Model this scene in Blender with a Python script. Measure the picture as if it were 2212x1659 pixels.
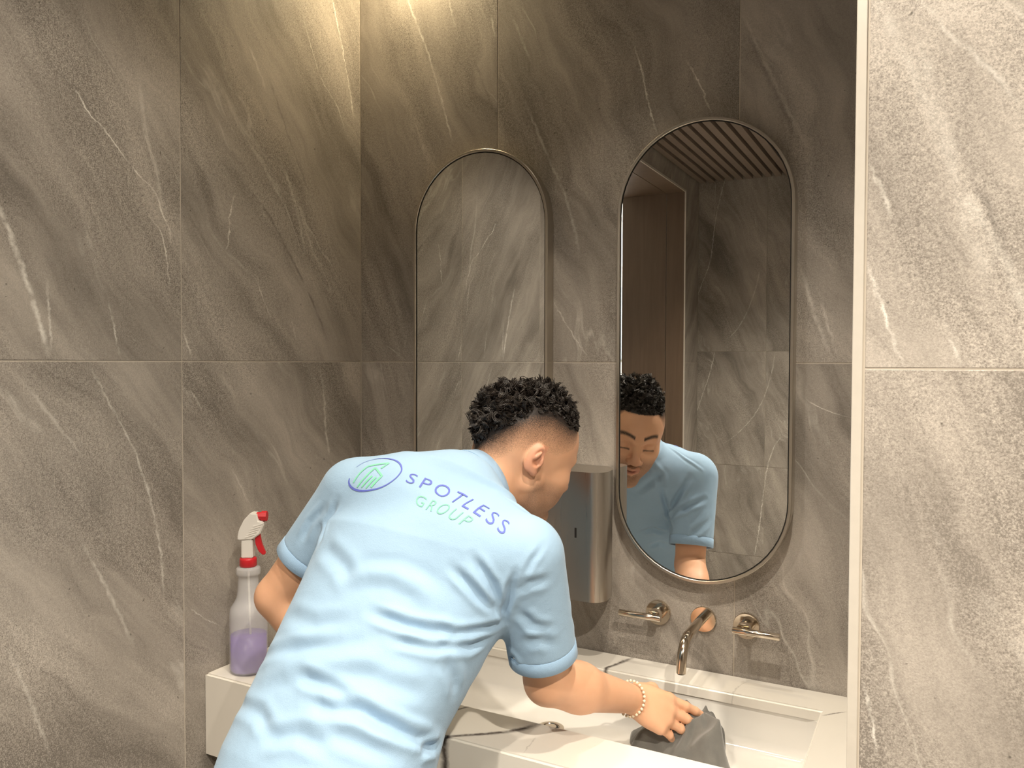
import bpy, bmesh, math, random
import numpy as np
from mathutils import Vector, Matrix

for o in list(bpy.data.objects):
    bpy.data.objects.remove(o)
SC = bpy.context.scene
COL = SC.collection

# ------------------------------------------------------------------ camera
cam_d = bpy.data.cameras.new('camera')
cam_d.sensor_fit = 'HORIZONTAL'
cam_d.sensor_width = 36.0
cam_d.lens = 1726.0 * 36.0 / 2212.0
cam_d.clip_start = 0.02
cam = bpy.data.objects.new('camera', cam_d)
COL.objects.link(cam)
R_ = Vector((0.88321984, 0.46894931, 0.00304279))
U_ = Vector((-0.01544765, 0.02260802, 0.99962505))
F_ = Vector((-0.46870469, 0.88293568, -0.02721202))
cam.matrix_world = Matrix(((R_.x, U_.x, -F_.x, 1.42089), (R_.y, U_.y, -F_.y, -1.77586),
                           (R_.z, U_.z, -F_.z, 1.55491), (0, 0, 0, 1)))
SC.camera = cam

# ------------------------------------------------------------------ world, exposure
wd = bpy.data.worlds.new('world')
SC.world = wd
wd.use_nodes = True
wd.node_tree.nodes['Background'].inputs[0].default_value = (0.9, 0.85, 0.78, 1)
wd.node_tree.nodes['Background'].inputs[1].default_value = 0.02
SC.view_settings.view_transform = 'Standard'
SC.view_settings.look = 'None'
SC.view_settings.gamma = 1.0
SC.view_settings.use_curve_mapping = False
SC.view_settings.exposure = 1.5
SC.cycles.max_bounces = 6
SC.cycles.diffuse_bounces = 3

# ------------------------------------------------------------------ lamps (the ceiling's recessed downlights and one added fill lamp)
WARM = (1.0, 0.89, 0.74)
CEIL = 2.75
LAMPS = [  # x, y, power, cone degrees, blend, aim x, aim y
    (0.21, -0.075, 6.2, 150, 0.8, 0.21, -0.075),
    (0.55, -1.00, 13, 110, 0.7, 0.55, -1.00),
    (1.25, -1.00, 27, 110, 0.7, 1.25, -1.00),
    (0.80, -0.36, 9, 66, 0.9, 0.80, -0.36),  # added fill lamp, lifts the shirt front via the counter bounce
    (0.85, -2.30, 52, 125, 0.7, 0.85, -2.30),
    (1.95, -1.75, 100, 125, 0.7, 1.95, -1.75),
]

# ------------------------------------------------------------------ helpers
def add(name, me, mat=None, parent=None, smooth=False):
    o = bpy.data.objects.new(name, me)
    COL.objects.link(o)
    if mat is not None and not me.materials:
        me.materials.append(mat)
    if smooth:
        me.polygons.foreach_set('use_smooth', [True] * len(me.polygons))
    if parent is not None:
        o.parent = parent
        o.matrix_parent_inverse = parent.matrix_world.inverted()
    return o

def tag(o, label, cat, group=None):
    o['label'] = label
    o['category'] = cat
    if group:
        o['group'] = group
    return o

def struct(o, label=None):
    o['kind'] = 'structure'
    if label:
        o['label'] = label
    return o

def empty(name, loc=(0, 0, 0)):
    o = bpy.data.objects.new(name, None)
    COL.objects.link(o)
    o.empty_display_size = 0.05
    o.location = loc
    bpy.context.view_layer.update()
    return o

def mesh_from(name, verts, faces):
    me = bpy.data.meshes.new(name)
    me.from_pydata([tuple(map(float, v)) for v in verts], [], [tuple(map(int, f)) for f in faces])
    me.validate()
    me.update()
    return me

def bm_mesh(bm, name):
    me = bpy.data.meshes.new(name)
    bmesh.ops.recalc_face_normals(bm, faces=bm.faces)
    bm.to_mesh(me)
    bm.free()
    return me

def box_bm(x0, x1, y0, y1, z0, z1, bev=0.0, seg=2):
    bm = bmesh.new()
    bmesh.ops.create_cube(bm, size=1.0)
    for v in bm.verts:
        v.co = Vector(((x0 + x1) / 2 + v.co.x * (x1 - x0), (y0 + y1) / 2 + v.co.y * (y1 - y0), (z0 + z1) / 2 + v.co.z * (z1 - z0)))
    if bev:
        bmesh.ops.bevel(bm, geom=list(bm.edges), offset=bev, segments=seg, affect='EDGES', profile=0.5)
    return bm

def box(name, x0, x1, y0, y1, z0, z1, mat, parent=None, bev=0.0, seg=2):
    return add(name, bm_mesh(box_bm(x0, x1, y0, y1, z0, z1, bev, seg), name), mat, parent)

def tube_data(pts, rad, n=16, cap=True):
    pts = [Vector(p) for p in pts]
    rad = rad if hasattr(rad, '__len__') else [rad] * len(pts)
    V, Fc = [], []
    t0 = (pts[1] - pts[0]).normalized()
    a = t0.orthogonal().normalized()
    for i, p in enumerate(pts):
        if i == 0:
            t = pts[1] - pts[0]
        elif i == len(pts) - 1:
            t = pts[-1] - pts[-2]
        else:
            t = (pts[i + 1] - p).normalized() + (p - pts[i - 1]).normalized()
        t.normalize()
        a = (a - t * a.dot(t)).normalized()
        b = t.cross(a)
        for k in range(n):
            w = 2 * math.pi * k / n
            V.append(p + (a * math.cos(w) + b * math.sin(w)) * rad[i])
    for i in range(len(pts) - 1):
        for k in range(n):
            Fc.append((i * n + k, i * n + (k + 1) % n, (i + 1) * n + (k + 1) % n, (i + 1) * n + k))
    if cap:
        Fc.append(tuple(range(n))[::-1])
        Fc.append(tuple((len(pts) - 1) * n + k for k in range(n)))
    return V, Fc

def tube(name, pts, rad, mat, parent=None, n=16):
    me = mesh_from(name, *tube_data(pts, rad, n))
    return add(name, me, mat, parent, True)

def lathe(name, prof, mat, parent=None, n=32, loc=(0, 0, 0), axis='Z', cap=True, squash=None):
    """prof: list of (radius, height) from bottom to top"""
    V, Fc = [], []
    for (r, h) in prof:
        for k in range(n):
            w = 2 * math.pi * k / n
            if axis == 'Z':
                V.append((loc[0] + r * math.cos(w), loc[1] + r * math.sin(w), loc[2] + h))
            elif axis == 'Y':   # height runs towards -Y
                V.append((loc[0] + r * math.cos(w), loc[1] - h, loc[2] + r * math.sin(w)))
    for i in range(len(prof) - 1):
        for k in range(n):
            Fc.append((i * n + k, i * n + (k + 1) % n, (i + 1) * n + (k + 1) % n, (i + 1) * n + k))
    if cap:
        Fc.append(tuple(range(n))[::-1])
        Fc.append(tuple((len(prof) - 1) * n + k for k in range(n)))
    me = mesh_from(name, V, Fc)
    o = add(name, me, mat, parent, True)
    return o

def sharp(o, deg=35):
    me = o.data
    bm = bmesh.new()
    bm.from_mesh(me)
    bmesh.ops.recalc_face_normals(bm, faces=bm.faces)
    for e in bm.edges:
        if len(e.link_faces) == 2 and e.calc_face_angle(0) > math.radians(deg):
            e.smooth = False
    for f in bm.faces:
        f.smooth = True
    bm.to_mesh(me)
    bm.free()
    return o

# ------------------------------------------------------------------ materials
class NT:
    def __init__(self, name):
        self.m = bpy.data.materials.new(name)
        self.m.use_nodes = True
        self.t = self.m.node_tree
        self.b = self.t.nodes['Principled BSDF']

    def n(self, typ, **kw):
        nd = self.t.nodes.new(typ)
        for k, v in kw.items():
            setattr(nd, k, v)
        return nd

    def put(self, sock, v):
        if v is None:
            return
        if isinstance(v, bpy.types.NodeSocket):
            self.t.links.new(v, sock)
        else:
            sock.default_value = v

    def math(self, op, a, b=None, c=None, clamp=False):
        nd = self.n('ShaderNodeMath', operation=op, use_clamp=clamp)
        for i, v in enumerate((a, b, c)):
            self.put(nd.inputs[i], v)
        return nd.outputs[0]

    def maprange(self, v, a, b, c=0.0, d=1.0, smooth=False, clamp=True):
        nd = self.n('ShaderNodeMapRange', clamp=clamp)
        if smooth:
            nd.interpolation_type = 'SMOOTHSTEP'
        for i, x in enumerate((v, a, b, c, d)):
            self.put(nd.inputs[i], x)
        return nd.outputs[0]

    def mix(self, f, a, b):
        nd = self.n('ShaderNodeMix', data_type='RGBA')
        self.put(nd.inputs[0], f)
        self.put(nd.inputs[6], a if isinstance(a, bpy.types.NodeSocket) else (*a, 1))
        self.put(nd.inputs[7], b if isinstance(b, bpy.types.NodeSocket) else (*b, 1))
        return nd.outputs[2]

    def comb(self, x, y, z):
        nd = self.n('ShaderNodeCombineXYZ')
        for i, v in enumerate((x, y, z)):
            self.put(nd.inputs[i], v)
        return nd.outputs[0]

    def noise(self, vec, scale, detail=4.0, rough=0.5, dist=0.0):
        nd = self.n('ShaderNodeTexNoise')
        self.put(nd.inputs['Vector'], vec)
        nd.inputs['Scale'].default_value = scale
        nd.inputs['Detail'].default_value = detail
        nd.inputs['Roughness'].default_value = rough
        nd.inputs['Distortion'].default_value = dist
        return nd.outputs[0]

    def set(self, **kw):
        for k, v in kw.items():
            s = self.b.inputs[k.replace('_', ' ')]
            if isinstance(v, tuple) and len(v) == 3:
                v = (*v, 1)
            self.put(s, v)
        return self

    def bump(self, h, strength=0.3, dist=0.002):
        nd = self.n('ShaderNodeBump')
        nd.inputs['Strength'].default_value = strength
        nd.inputs['Distance'].default_value = dist
        self.put(nd.inputs['Height'], h)
        self.t.links.new(nd.outputs[0], self.b.inputs['Normal'])

def plain(name, col, rough=0.5, metal=0.0, **kw):
    t = NT(name)
    t.set(Base_Color=col, Roughness=rough, Metallic=metal, **kw)
    geo = t.n('ShaderNodeNewGeometry').outputs['Position']
    nz = t.noise(geo, 60.0, 3)
    t.put(t.b.inputs['Base Color'], t.mix(nz, tuple(c * 0.95 for c in col), tuple(min(1, c * 1.05) for c in col)))
    return t.m

V_LEFT = [(2.2, 0.9, [(-0.868, 2.086), (-0.83, 2.056), (-0.806, 2.022), (-0.777, 2.002), (-0.741, 1.965), (-0.7, 1.929), (-0.665, 1.901), (-0.645, 1.859), (-0.626, 1.821), (-0.634, 1.792)]), (2.0, 0.9, [(-0.692, 1.869), (-0.666, 1.838), (-0.651, 1.822), (-0.64, 1.786), (-0.629, 1.704)]), (5.5, 1.0, [(-0.987, 1.848), (-0.972, 1.813), (-0.955, 1.774), (-0.939, 1.725), (-0.917, 1.661), (-0.895, 1.578), (-0.891, 1.558)]), (2.5, 0.8, [(-0.892, 1.706), (-0.888, 1.642), (-0.885, 1.594), (-0.888, 1.562)]), (2.2, 0.7, [(-0.77, 1.673), (-0.759, 1.615), (-0.746, 1.559)]), (2.5, 1.0, [(-0.126, 2.54), (-0.115, 2.508), (-0.079, 2.405), (-0.056, 2.328), (-0.033, 2.239), (-0.029, 2.213)]), (2.0, 0.6, [(-0.232, 2.434), (-0.192, 2.348), (-0.16, 2.29), (-0.089, 2.224), (-0.066, 2.17)]), (4.0, 0.5, [(-0.411, 2.29), (-0.372, 2.234), (-0.355, 2.197)]), (2.0, 0.8, [(-0.449, 1.942), (-0.466, 1.888), (-0.471, 1.827), (-0.494, 1.785)]), (3.0, 0.7, [(-0.598, 1.62), (-0.572, 1.559)]), (5.0, 0.35, [(-0.698, 2.139), (-0.681, 2.006), (-0.657, 1.936), (-0.647, 1.852)]), (4.0, 0.45, [(-0.5, 2.106), (-0.487, 2.069), (-0.461, 2.028)]), (5.0, 0.3, [(-0.316, 2.062), (-0.253, 1.938), (-0.221, 1.815)]), (2.5, 0.6, [(-0.39, 1.752), (-0.364, 1.7), (-0.341, 1.657)]), (3, 0.5, [(-0.272, 1.66), (-0.256, 1.608)]), (3.0, 0.6, [(-0.814, 1.549), (-0.777, 1.483), (-0.707, 1.349), (-0.665, 1.2), (-0.65, 1.061)]), (3.5, 0.5, [(-0.171, 1.544), (-0.153, 1.459), (-0.145, 1.361), (-0.117, 1.272)]), (4, 0.35, [(-0.952, 1.538), (-0.887, 1.453), (-0.826, 1.371)]), (3, 0.5, [(-0.581, 1.495), (-0.566, 1.475), (-0.55, 1.449)]), (4, 0.4, [(-0.837, 1.224), (-0.772, 1.092), (-0.722, 0.976)]), (4, 0.35, [(-0.974, 1.064), (-0.936, 0.961), (-0.895, 0.826)]), (2, 0.6, [(-0.588, 1.026), (-0.548, 0.988), (-0.497, 0.955)]), (3, 0.4, [(-0.467, 1.312), (-0.412, 1.218)])]
V_LEFT_D = [(5, 0.9, [(-0.46, 1.981), (-0.364, 1.922), (-0.275, 1.816), (-0.196, 1.71), (-0.136, 1.602)]), (4, 0.6, [(-0.353, 2.25), (-0.297, 2.145), (-0.236, 2.034), (-0.151, 1.92)]), (3.5, 0.6, [(-0.595, 1.89), (-0.541, 1.819), (-0.49, 1.753)]), (4, 0.5, [(-0.816, 2.161), (-0.799, 2.072)])]
V_BACK = [(3, 0.7, [(0.151, 2.553), (0.161, 2.52), (0.227, 2.362), (0.276, 2.209), (0.303, 2.119)]), (3, 0.5, [(0.278, 2.526), (0.288, 2.494), (0.31, 2.415)]), (3, 0.45, [(0.414, 2.433), (0.43, 2.361)]), (2.0, 0.85, [(0.789, 2.301), (0.812, 2.228), (0.84, 2.108), (0.857, 2.064)]), (2.0, 0.85, [(0.914, 2.237), (0.951, 2.164), (0.975, 2.1)]), (4, 0.3, [(0.507, 2.211), (0.571, 2.067), (0.633, 1.926), (0.661, 1.803)]), (2.2, 0.7, [(0.585, 1.717), (0.641, 1.625), (0.693, 1.556)]), (5, 0.45, [(1.164, 1.764), (1.195, 1.656), (1.232, 1.557)]), (3, 0.5, [(1.203, 1.694), (1.232, 1.598), (1.245, 1.557)]), (2.5, 0.8, [(1.174, 1.483), (1.206, 1.463), (1.269, 1.442)]), (4, 0.3, [(1.035, 2.319), (1.095, 2.181), (1.181, 1.994)]), (4, 0.3, [(0.467, 2.434), (0.532, 2.286)]), (3, 0.4, [(0.088, 1.601), (0.158, 1.555)]), (3, 0.3, [(0.649, 1.311), (0.722, 1.139)])]
V_BACK_D = [(5, 0.5, [(1.046, 2.278), (1.076, 2.204), (1.124, 2.098), (1.163, 1.996)]), (4, 0.5, [(0.332, 2.414), (0.388, 2.276), (0.435, 2.164)]), (4, 0.5, [(1.107, 1.099), (1.184, 1.0), (1.24, 0.911)])]
V_PILLAR = [(9, 0.26, [(1.337, 2.043), (1.376, 1.958), (1.404, 1.889), (1.452, 1.761), (1.483, 1.701), (1.514, 1.626), (1.528, 1.592)]), (4, 0.5, [(1.381, 2.034), (1.402, 2.012), (1.429, 1.969), (1.469, 1.924), (1.51, 1.862)]), (2.5, 0.8, [(1.334, 1.702), (1.345, 1.668), (1.362, 1.612), (1.377, 1.57), (1.385, 1.549)]), (3, 0.5, [(1.337, 1.823), (1.352, 1.788), (1.371, 1.738)]), (2.5, 0.45, [(1.426, 1.611), (1.45, 1.549)]), (10, 0.2, [(1.387, 1.985), (1.42, 1.869), (1.458, 1.72), (1.484, 1.638)]), (2.5, 0.7, [(1.337, 1.136), (1.35, 1.089), (1.359, 1.028)])]
V_PILLAR_D = [(6, 0.8, [(1.435, 1.872), (1.457, 1.795), (1.482, 1.73), (1.503, 1.66)]), (3.5, 0.6, [(1.411, 1.759), (1.443, 1.698), (1.479, 1.65)]), (5, 0.6, [(1.429, 1.966), (1.459, 1.937), (1.494, 1.886), (1.51, 1.867)])]
V_COUNTER = [(3.0, 1, [(0.78, -0.141), (0.773, -0.109), (0.784, -0.066), (0.8, -0.018), (0.81, 0.011)]), (4.5, 1, [(0.637, -0.605), (0.627, -0.551), (0.647, -0.535), (0.712, -0.484), (0.749, -0.442), (0.766, -0.397)]), (2, 0.8, [(0.566, -0.482), (0.597, -0.428), (0.62, -0.395)]), (1.6, 0.8, [(1.232, -0.121), (1.252, -0.101), (1.277, -0.08)]), (0.8, 0.3, [(1.058, -0.203), (1.061, -0.047), (1.091, -0.002)]), (0.8, 0.3, [(0.788, -0.538), (0.779, -0.464)])]
V_REAR = [(2.5, 0.9, [(0.184, 2.8), (0.111, 2.488), (0.082, 2.244), (0.007, 2.032), (-0.033, 1.878)]), (2, 0.6, [(0.108, 2.808), (0.108, 2.488)]), (4, 0.5, [(0.404, 2.166), (0.37, 2.018), (0.284, 1.81), (0.165, 1.69)]), (3, 0.9, [(0.119, 1.644), (0.09, 1.505), (0.029, 1.318), (-0.017, 1.176)]), (3, 0.7, [(0.505, 1.627), (0.465, 1.418), (0.408, 1.267), (0.291, 1.111), (0.171, 1.013)]), (3.5, 1, [(0.555, 1.092), (0.47, 0.908), (0.443, 0.726), (0.417, 0.481), (0.389, 0.295)])]
def vein_mask(t, along, across, w_mm, strength, pts):
    """white or dark vein drawn as across = f(along), along increasing"""
    pts = sorted(pts)
    a0, a1 = pts[0][0], pts[-1][0]
    bs = [q[1] for q in pts]
    b0, b1 = min(bs) - 0.01, max(bs) + 0.01
    tt = t.maprange(along, a0, a1)
    fc = t.n('ShaderNodeFloatCurve')
    cm = fc.mapping
    c = cm.curves[0]
    P = [((a - a0) / (a1 - a0), (b - b0) / (b1 - b0)) for a, b in pts]
    c.points[0].location = P[0]
    c.points[1].location = P[-1]
    for q in P[1:-1]:
        c.points.new(*q)
    cm.update()
    t.put(fc.inputs['Value'], tt)
    d = t.math('ABSOLUTE', t.math('SUBTRACT', t.math('MULTIPLY_ADD', fc.outputs[0], b1 - b0, b0), across))
    line = t.maprange(d, w_mm * 0.0013, w_mm * 0.0002, 0.0, strength)
    fade = max(0.05, min(0.3, 0.05 / (a1 - a0)))
    e = t.math('MULTIPLY', t.math('PINGPONG', tt, 0.5), 1.0 / fade, clamp=True)
    return t.math('MULTIPLY', line, e)

def stone(name, axis, veins, darks, ang, dark, light, grain_amt=1.0):
    t = NT(name)
    pos = t.n('ShaderNodeNewGeometry').outputs['Position']
    sp = t.n('ShaderNodeSeparateXYZ')
    t.put(sp.inputs[0], pos)
    h = sp.outputs[0 if axis == 'X' else 1]
    z = sp.outputs[2]
    rnd = t.n('ShaderNodeObjectInfo').outputs['Random']
    ca, sa = math.cos(math.radians(ang)), math.sin(math.radians(ang))
    # veins fall from upper left to lower right: direction (ca, -sa)
    al = t.math('SUBTRACT', t.math('MULTIPLY', h, ca), t.math('MULTIPLY', z, sa))
    ac = t.math('ADD', t.math('MULTIPLY', h, sa), t.math('MULTIPLY', z, ca))
    off = t.math('MULTIPLY', rnd, 37.0)
    wv = t.noise(t.comb(h, z, off), 2.5, 3)
    acw = t.math('ADD', ac, t.math('MULTIPLY', wv, 0.25))
    st = t.noise(t.comb(t.math('MULTIPLY', acw, 7.0), t.math('MULTIPLY', al, 0.9), off), 1.0, 6, 0.62)
    st2 = t.noise(t.comb(t.math('MULTIPLY', acw, 26.0), t.math('MULTIPLY', al, 2.2), off), 1.0, 5, 0.6)
    cl = t.noise(t.comb(h, z, off), 3.2, 4, 0.55)
    base = t.math('ADD', t.math('MULTIPLY', st, 0.6), t.math('MULTIPLY', st2, 0.25))
    base = t.math('ADD', base, t.math('MULTIPLY', cl, 0.35))
    g = t.noise(pos, 430.0, 2, 0.7)
    g2 = t.noise(pos, 150.0, 3, 0.75)
    gm = t.maprange(t.noise(t.comb(t.math('MULTIPLY', acw, 5.0), t.math('MULTIPLY', al, 1.5), off), 1.3, 3), 0.4, 0.68, 0.25, 1.0)
    gr = t.math('MULTIPLY', t.math('SUBTRACT', t.math('ADD', g, t.math('MULTIPLY', g2, 0.55)), 0.775), t.math('MULTIPLY', gm, 1.15 * grain_amt))
    base = t.math('ADD', base, gr)
    f = t.maprange(base, 0.43, 0.83, 0.0, 1.0)
    col = t.mix(f, dark, light)
    # small pale crystals and dark pits
    spk = t.math('MULTIPLY', t.maprange(t.noise(pos, 210.0, 1), 0.67, 0.76, 0.0, 0.5 * grain_amt), gm)
    col = t.mix(spk, col, (0.62, 0.58, 0.52))
    pit = t.maprange(t.noise(pos, 95.0, 1), 0.25, 0.20, 0.0, 0.6)
    col = t.mix(pit, col, (0.05, 0.043, 0.036))
    wob = t.math('MULTIPLY', t.math('SUBTRACT', t.noise(pos, 48.0, 4, 0.75), 0.5), 0.020)
    brk = t.maprange(t.noise(pos, 26.0, 3, 0.7), 0.34, 0.58, 0.1, 1.0)
    hw = t.math('ADD', h, wob)
    dm = None
    for w, s, pl in darks:
        m = vein_mask(t, z, hw, w, s, [(b, a) for a, b in pl])
        dm = m if dm is None else t.math('MAXIMUM', dm, m)
    if dm is not None:
        col = t.mix(t.math('MULTIPLY', dm, t.math('MULTIPLY', brk, 0.6)), col, tuple(c * 0.55 for c in dark))
    wm = None
    for w, s, pl in veins:
        m = vein_mask(t, z, hw, w, s, [(b, a) for a, b in pl])
        wm = m if wm is None else t.math('MAXIMUM', wm, m)
    # extra faint natural veins everywhere
    vn = t.math('ABSOLUTE', t.math('SUBTRACT', t.noise(t.comb(t.math('MULTIPLY', acw, 5.0), t.math('MULTIPLY', al, 0.7), t.math('ADD', off, 5.0)), 1.0, 4, 0.55), 0.5))
    fv = t.math('MULTIPLY', t.maprange(vn, 0.012, 0.0, 0.0, 0.5), t.maprange(t.noise(t.comb(h, z, off), 4.0, 2), 0.52, 0.66))
    wm = fv if wm is None else t.math('MAXIMUM', wm, t.math('MULTIPLY', fv, 0.7))
    wm = t.math('MULTIPLY', wm, brk, clamp=True)
    col = t.mix(wm, col, (0.82, 0.79, 0.73))
    t.set(Base_Color=col)
    t.put(t.b.inputs['Roughness'], t.maprange(g2, 0.3, 0.7, 0.42, 0.62))
    t.b.inputs['Specular IOR Level'].default_value = 0.35
    t.bump(t.math('ADD', t.math('MULTIPLY', g, 0.6), t.math('MULTIPLY', g2, 0.6)), 0.35 * grain_amt, 0.0015)
    return t.m

S_D, S_L = (0.175, 0.156, 0.136), (0.580, 0.530, 0.472)
M_LEFT = stone('stone_left', 'Y', V_LEFT, V_LEFT_D, 52, S_D, S_L, 1.0)
M_BACK = stone('stone_back', 'X', V_BACK, V_BACK_D, 68, S_D, S_L, 0.9)
M_PILLAR = stone('stone_pillar', 'X', V_PILLAR, V_PILLAR_D, 64, tuple(c * 1.15 for c in S_D), S_L, 0.95)
M_REAR = stone('stone_rear', 'X', V_REAR, [], 66, S_D, S_L, 0.8)
M_SIDE = stone('stone_side', 'Y', [], [], 60, S_D, S_L, 0.8)
M_GROUT = plain('grout', (0.52, 0.47, 0.40), 0.85)
M_FLOOR = stone('stone_floor', 'X', [], [], 50, (0.16, 0.14, 0.12), (0.30, 0.27, 0.23), 0.8)

def brushed(name, col, rough, sx, sy, sz, bump=0.05):
    t = NT(name)
    co = t.n('ShaderNodeNewGeometry').outputs['Position']
    sp = t.n('ShaderNodeSeparateXYZ')
    t.put(sp.inputs[0], co)
    v = t.comb(t.math('MULTIPLY', sp.outputs[0], sx), t.math('MULTIPLY', sp.outputs[1], sy), t.math('MULTIPLY', sp.outputs[2], sz))
    nz = t.noise(v, 1.0, 3, 0.6)
    t.set(Base_Color=col, Metallic=1.0)
    t.put(t.b.inputs['Roughness'], t.maprange(nz, 0.3, 0.7, rough * 0.9, rough * 1.1))
    t.bump(nz, bump, 0.0004)
    return t.m

M_STEEL = brushed('brushed_steel', (0.52, 0.49, 0.45), 0.30, 500, 500, 3, 0.0)
M_FRAME = plain('frame_steel', (0.62, 0.58, 0.51), 0.30, 1.0)
M_NICKEL = brushed('polished_nickel', (0.66, 0.58, 0.48), 0.13, 40, 40, 40, 0.02)
M_TRIM = plain('trim_metal', (0.72, 0.68, 0.61), 0.38, 0.35)
M_GLASS = NT('mirror_glass').set(Base_Color=(0.86, 0.87, 0.86), Metallic=1.0, Roughness=0.0).m
M_BLACK = plain('black_gap', (0.012, 0.012, 0.012), 0.5)
M_PORC = NT('porcelain').set(Base_Color=(0.80, 0.78, 0.74), Roughness=0.12).m
M_WOOD = None

def wood(name, a, b):
    t = NT(name)
    co = t.n('ShaderNodeNewGeometry').outputs['Position']
    sp = t.n('ShaderNodeSeparateXYZ')
    t.put(sp.inputs[0], co)
    v = t.comb(t.math('MULTIPLY', sp.outputs[0], 30), t.math('MULTIPLY', sp.outputs[1], 30), t.math('MULTIPLY', sp.outputs[2], 2))
    nz = t.noise(v, 1.0, 5, 0.6, 0.6)
    t.set(Base_Color=t.mix(nz, a, b), Roughness=0.45)
    return t.m
M_WOOD = wood('door_wood', (0.10, 0.065, 0.042), (0.19, 0.13, 0.085))
M_SLAT = wood('slat_wood', (0.24, 0.19, 0.15), (0.36, 0.29, 0.24))
M_CEIL = plain('ceiling_black', (0.05, 0.045, 0.04), 0.9)
M_WHITE = plain('white_paint', (0.80, 0.78, 0.74), 0.7)
M_BLUEGREY = plain('blue_grey_panel', (0.36, 0.42, 0.47), 0.6)

def counter_mat():
    t = NT('veined_quartz')
    pos = t.n('ShaderNodeNewGeometry').outputs['Position']
    sp = t.n('ShaderNodeSeparateXYZ')
    t.put(sp.inputs[0], pos)
    x, y, z = sp.outputs
    col = t.mix(t.noise(pos, 5.0, 4), (0.72, 0.69, 0.63), (0.82, 0.79, 0.73))
    wob = t.math('MULTIPLY', t.math('SUBTRACT', t.noise(pos, 30.0, 4, 0.7), 0.5), 0.016)
    xw, yw = t.math('ADD', x, wob), t.math('ADD', y, wob)
    wm = None
    for w, s, pl in V_COUNTER:
        dx = max(p[0] for p in pl) - min(p[0] for p in pl)
        dy = max(p[1] for p in pl) - min(p[1] for p in pl)
        if dx > dy:
            m = vein_mask(t, x, yw, w * 1.9, s, pl)
        else:
            m = vein_mask(t, y, xw, w * 1.9, s, [(b, a) for a, b in pl])
        wm = m if wm is None else t.math('MAXIMUM', wm, m)
    wm = t.math('MULTIPLY', wm, t.maprange(t.noise(pos, 60.0, 3), 0.3, 0.55, 0.55, 1.0), clamp=True)
    col = t.mix(wm, col, (0.10, 0.085, 0.075))
    t.set(Base_Color=col, Roughness=0.22)
    return t.m
M_COUNTER = counter_mat()

# ------------------------------------------------------------------ room shell
NX, NY, NZ = 1.325, -0.62, 2.80      # niche right side, pillar face, ceiling board
RY, RX = -3.62, 2.80                 # rear wall, right wall
GAP = 0.0025
TT = 0.010                           # tile thickness
ROWS = [0.0, 0.355, 1.555, 2.80]

def tile_mesh(w, h):
    key = 'tile_%d_%d' % (round(w * 1000), round(h * 1000))
    if key in bpy.data.meshes:
        return bpy.data.meshes[key]
    bm = box_bm(-w / 2 + GAP / 2, w / 2 - GAP / 2, -TT, 0, -h / 2 + GAP / 2, h / 2 - GAP / 2)
    # small arris on the visible face
    es = [e for e in bm.edges if all(abs(v.co.y + TT) < 1e-6 for v in e.verts)]
    bmesh.ops.bevel(bm, geom=es, offset=0.0008, segments=1, affect='EDGES')
    return bm_mesh(bm, key)

def tiles(parent, mat, org, dirx, cols, rows, hole=None):
    """org: wall origin at floor on the tile FACE, dirx: unit horizontal; the face normal is dirx x z"""
    dx = Vector(dirx)
    nrm = dx.cross(Vector((0, 0, 1)))       # local -Y of the mesh
    rot = Matrix((dx, -nrm, Vector((0, 0, 1)))).transposed().to_4x4()
    for i in range(len(cols) - 1):
        for j in range(len(rows) - 1):
            a, b, c, d = cols[i], cols[i + 1], rows[j], rows[j + 1]
            if hole:
                hx0, hx1, hz = hole
                if a >= hx0 - 1e-4 and b <= hx1 + 1e-4:
                    if d <= hz + 1e-4:
                        continue
                    c = max(c, hz)
            w, h = b - a, d - c
            if w < 0.01 or h < 0.01:
                continue
            me = tile_mesh(w, h)
            if me.materials and me.materials[0] != mat:
                me = me.copy()
                me.materials.clear()
            o = add('tile', me, mat, None)
            p = Vector(org) + dx * ((a + b) / 2) - nrm * TT
            o.matrix_world = Matrix.Translation((p.x, p.y, (c + d) / 2)) @ rot
            bpy.context.view_layer.update()
            o.parent = parent
            o.matrix_parent_inverse = parent.matrix_world.inverted()

floor = struct(box('floor', 0, RX, RY, 0, -0.05, 0, M_FLOOR))
ceiling = struct(box('ceiling', -0.02, RX + 0.02, RY - 0.02, 0.02, NZ, NZ + 0.05, M_CEIL))
SLAT = bm_mesh(box_bm(-0.019, 0.019, -(0.0 - RY) / 2, (0.0 - RY) / 2, -0.025, 0.025), 'slat')
for k in range(46):
    x = 0.03 + 0.0605 * k
    if x < NX - 0.02:
        o = add('slat', SLAT, M_SLAT)
        o.location = (x, RY / 2, CEIL + 0.025)
    else:
        nm = 'slat_room'
        if nm not in bpy.data.meshes:
            bm_mesh(box_bm(-0.019, 0.019, -(NY - RY) / 2, (NY - RY) / 2, -0.025, 0.025), nm)
        o = add('slat', bpy.data.meshes[nm], M_SLAT)
        o.location = (x, (RY + NY) / 2, CEIL + 0.025)
    o.parent = ceiling

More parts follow.
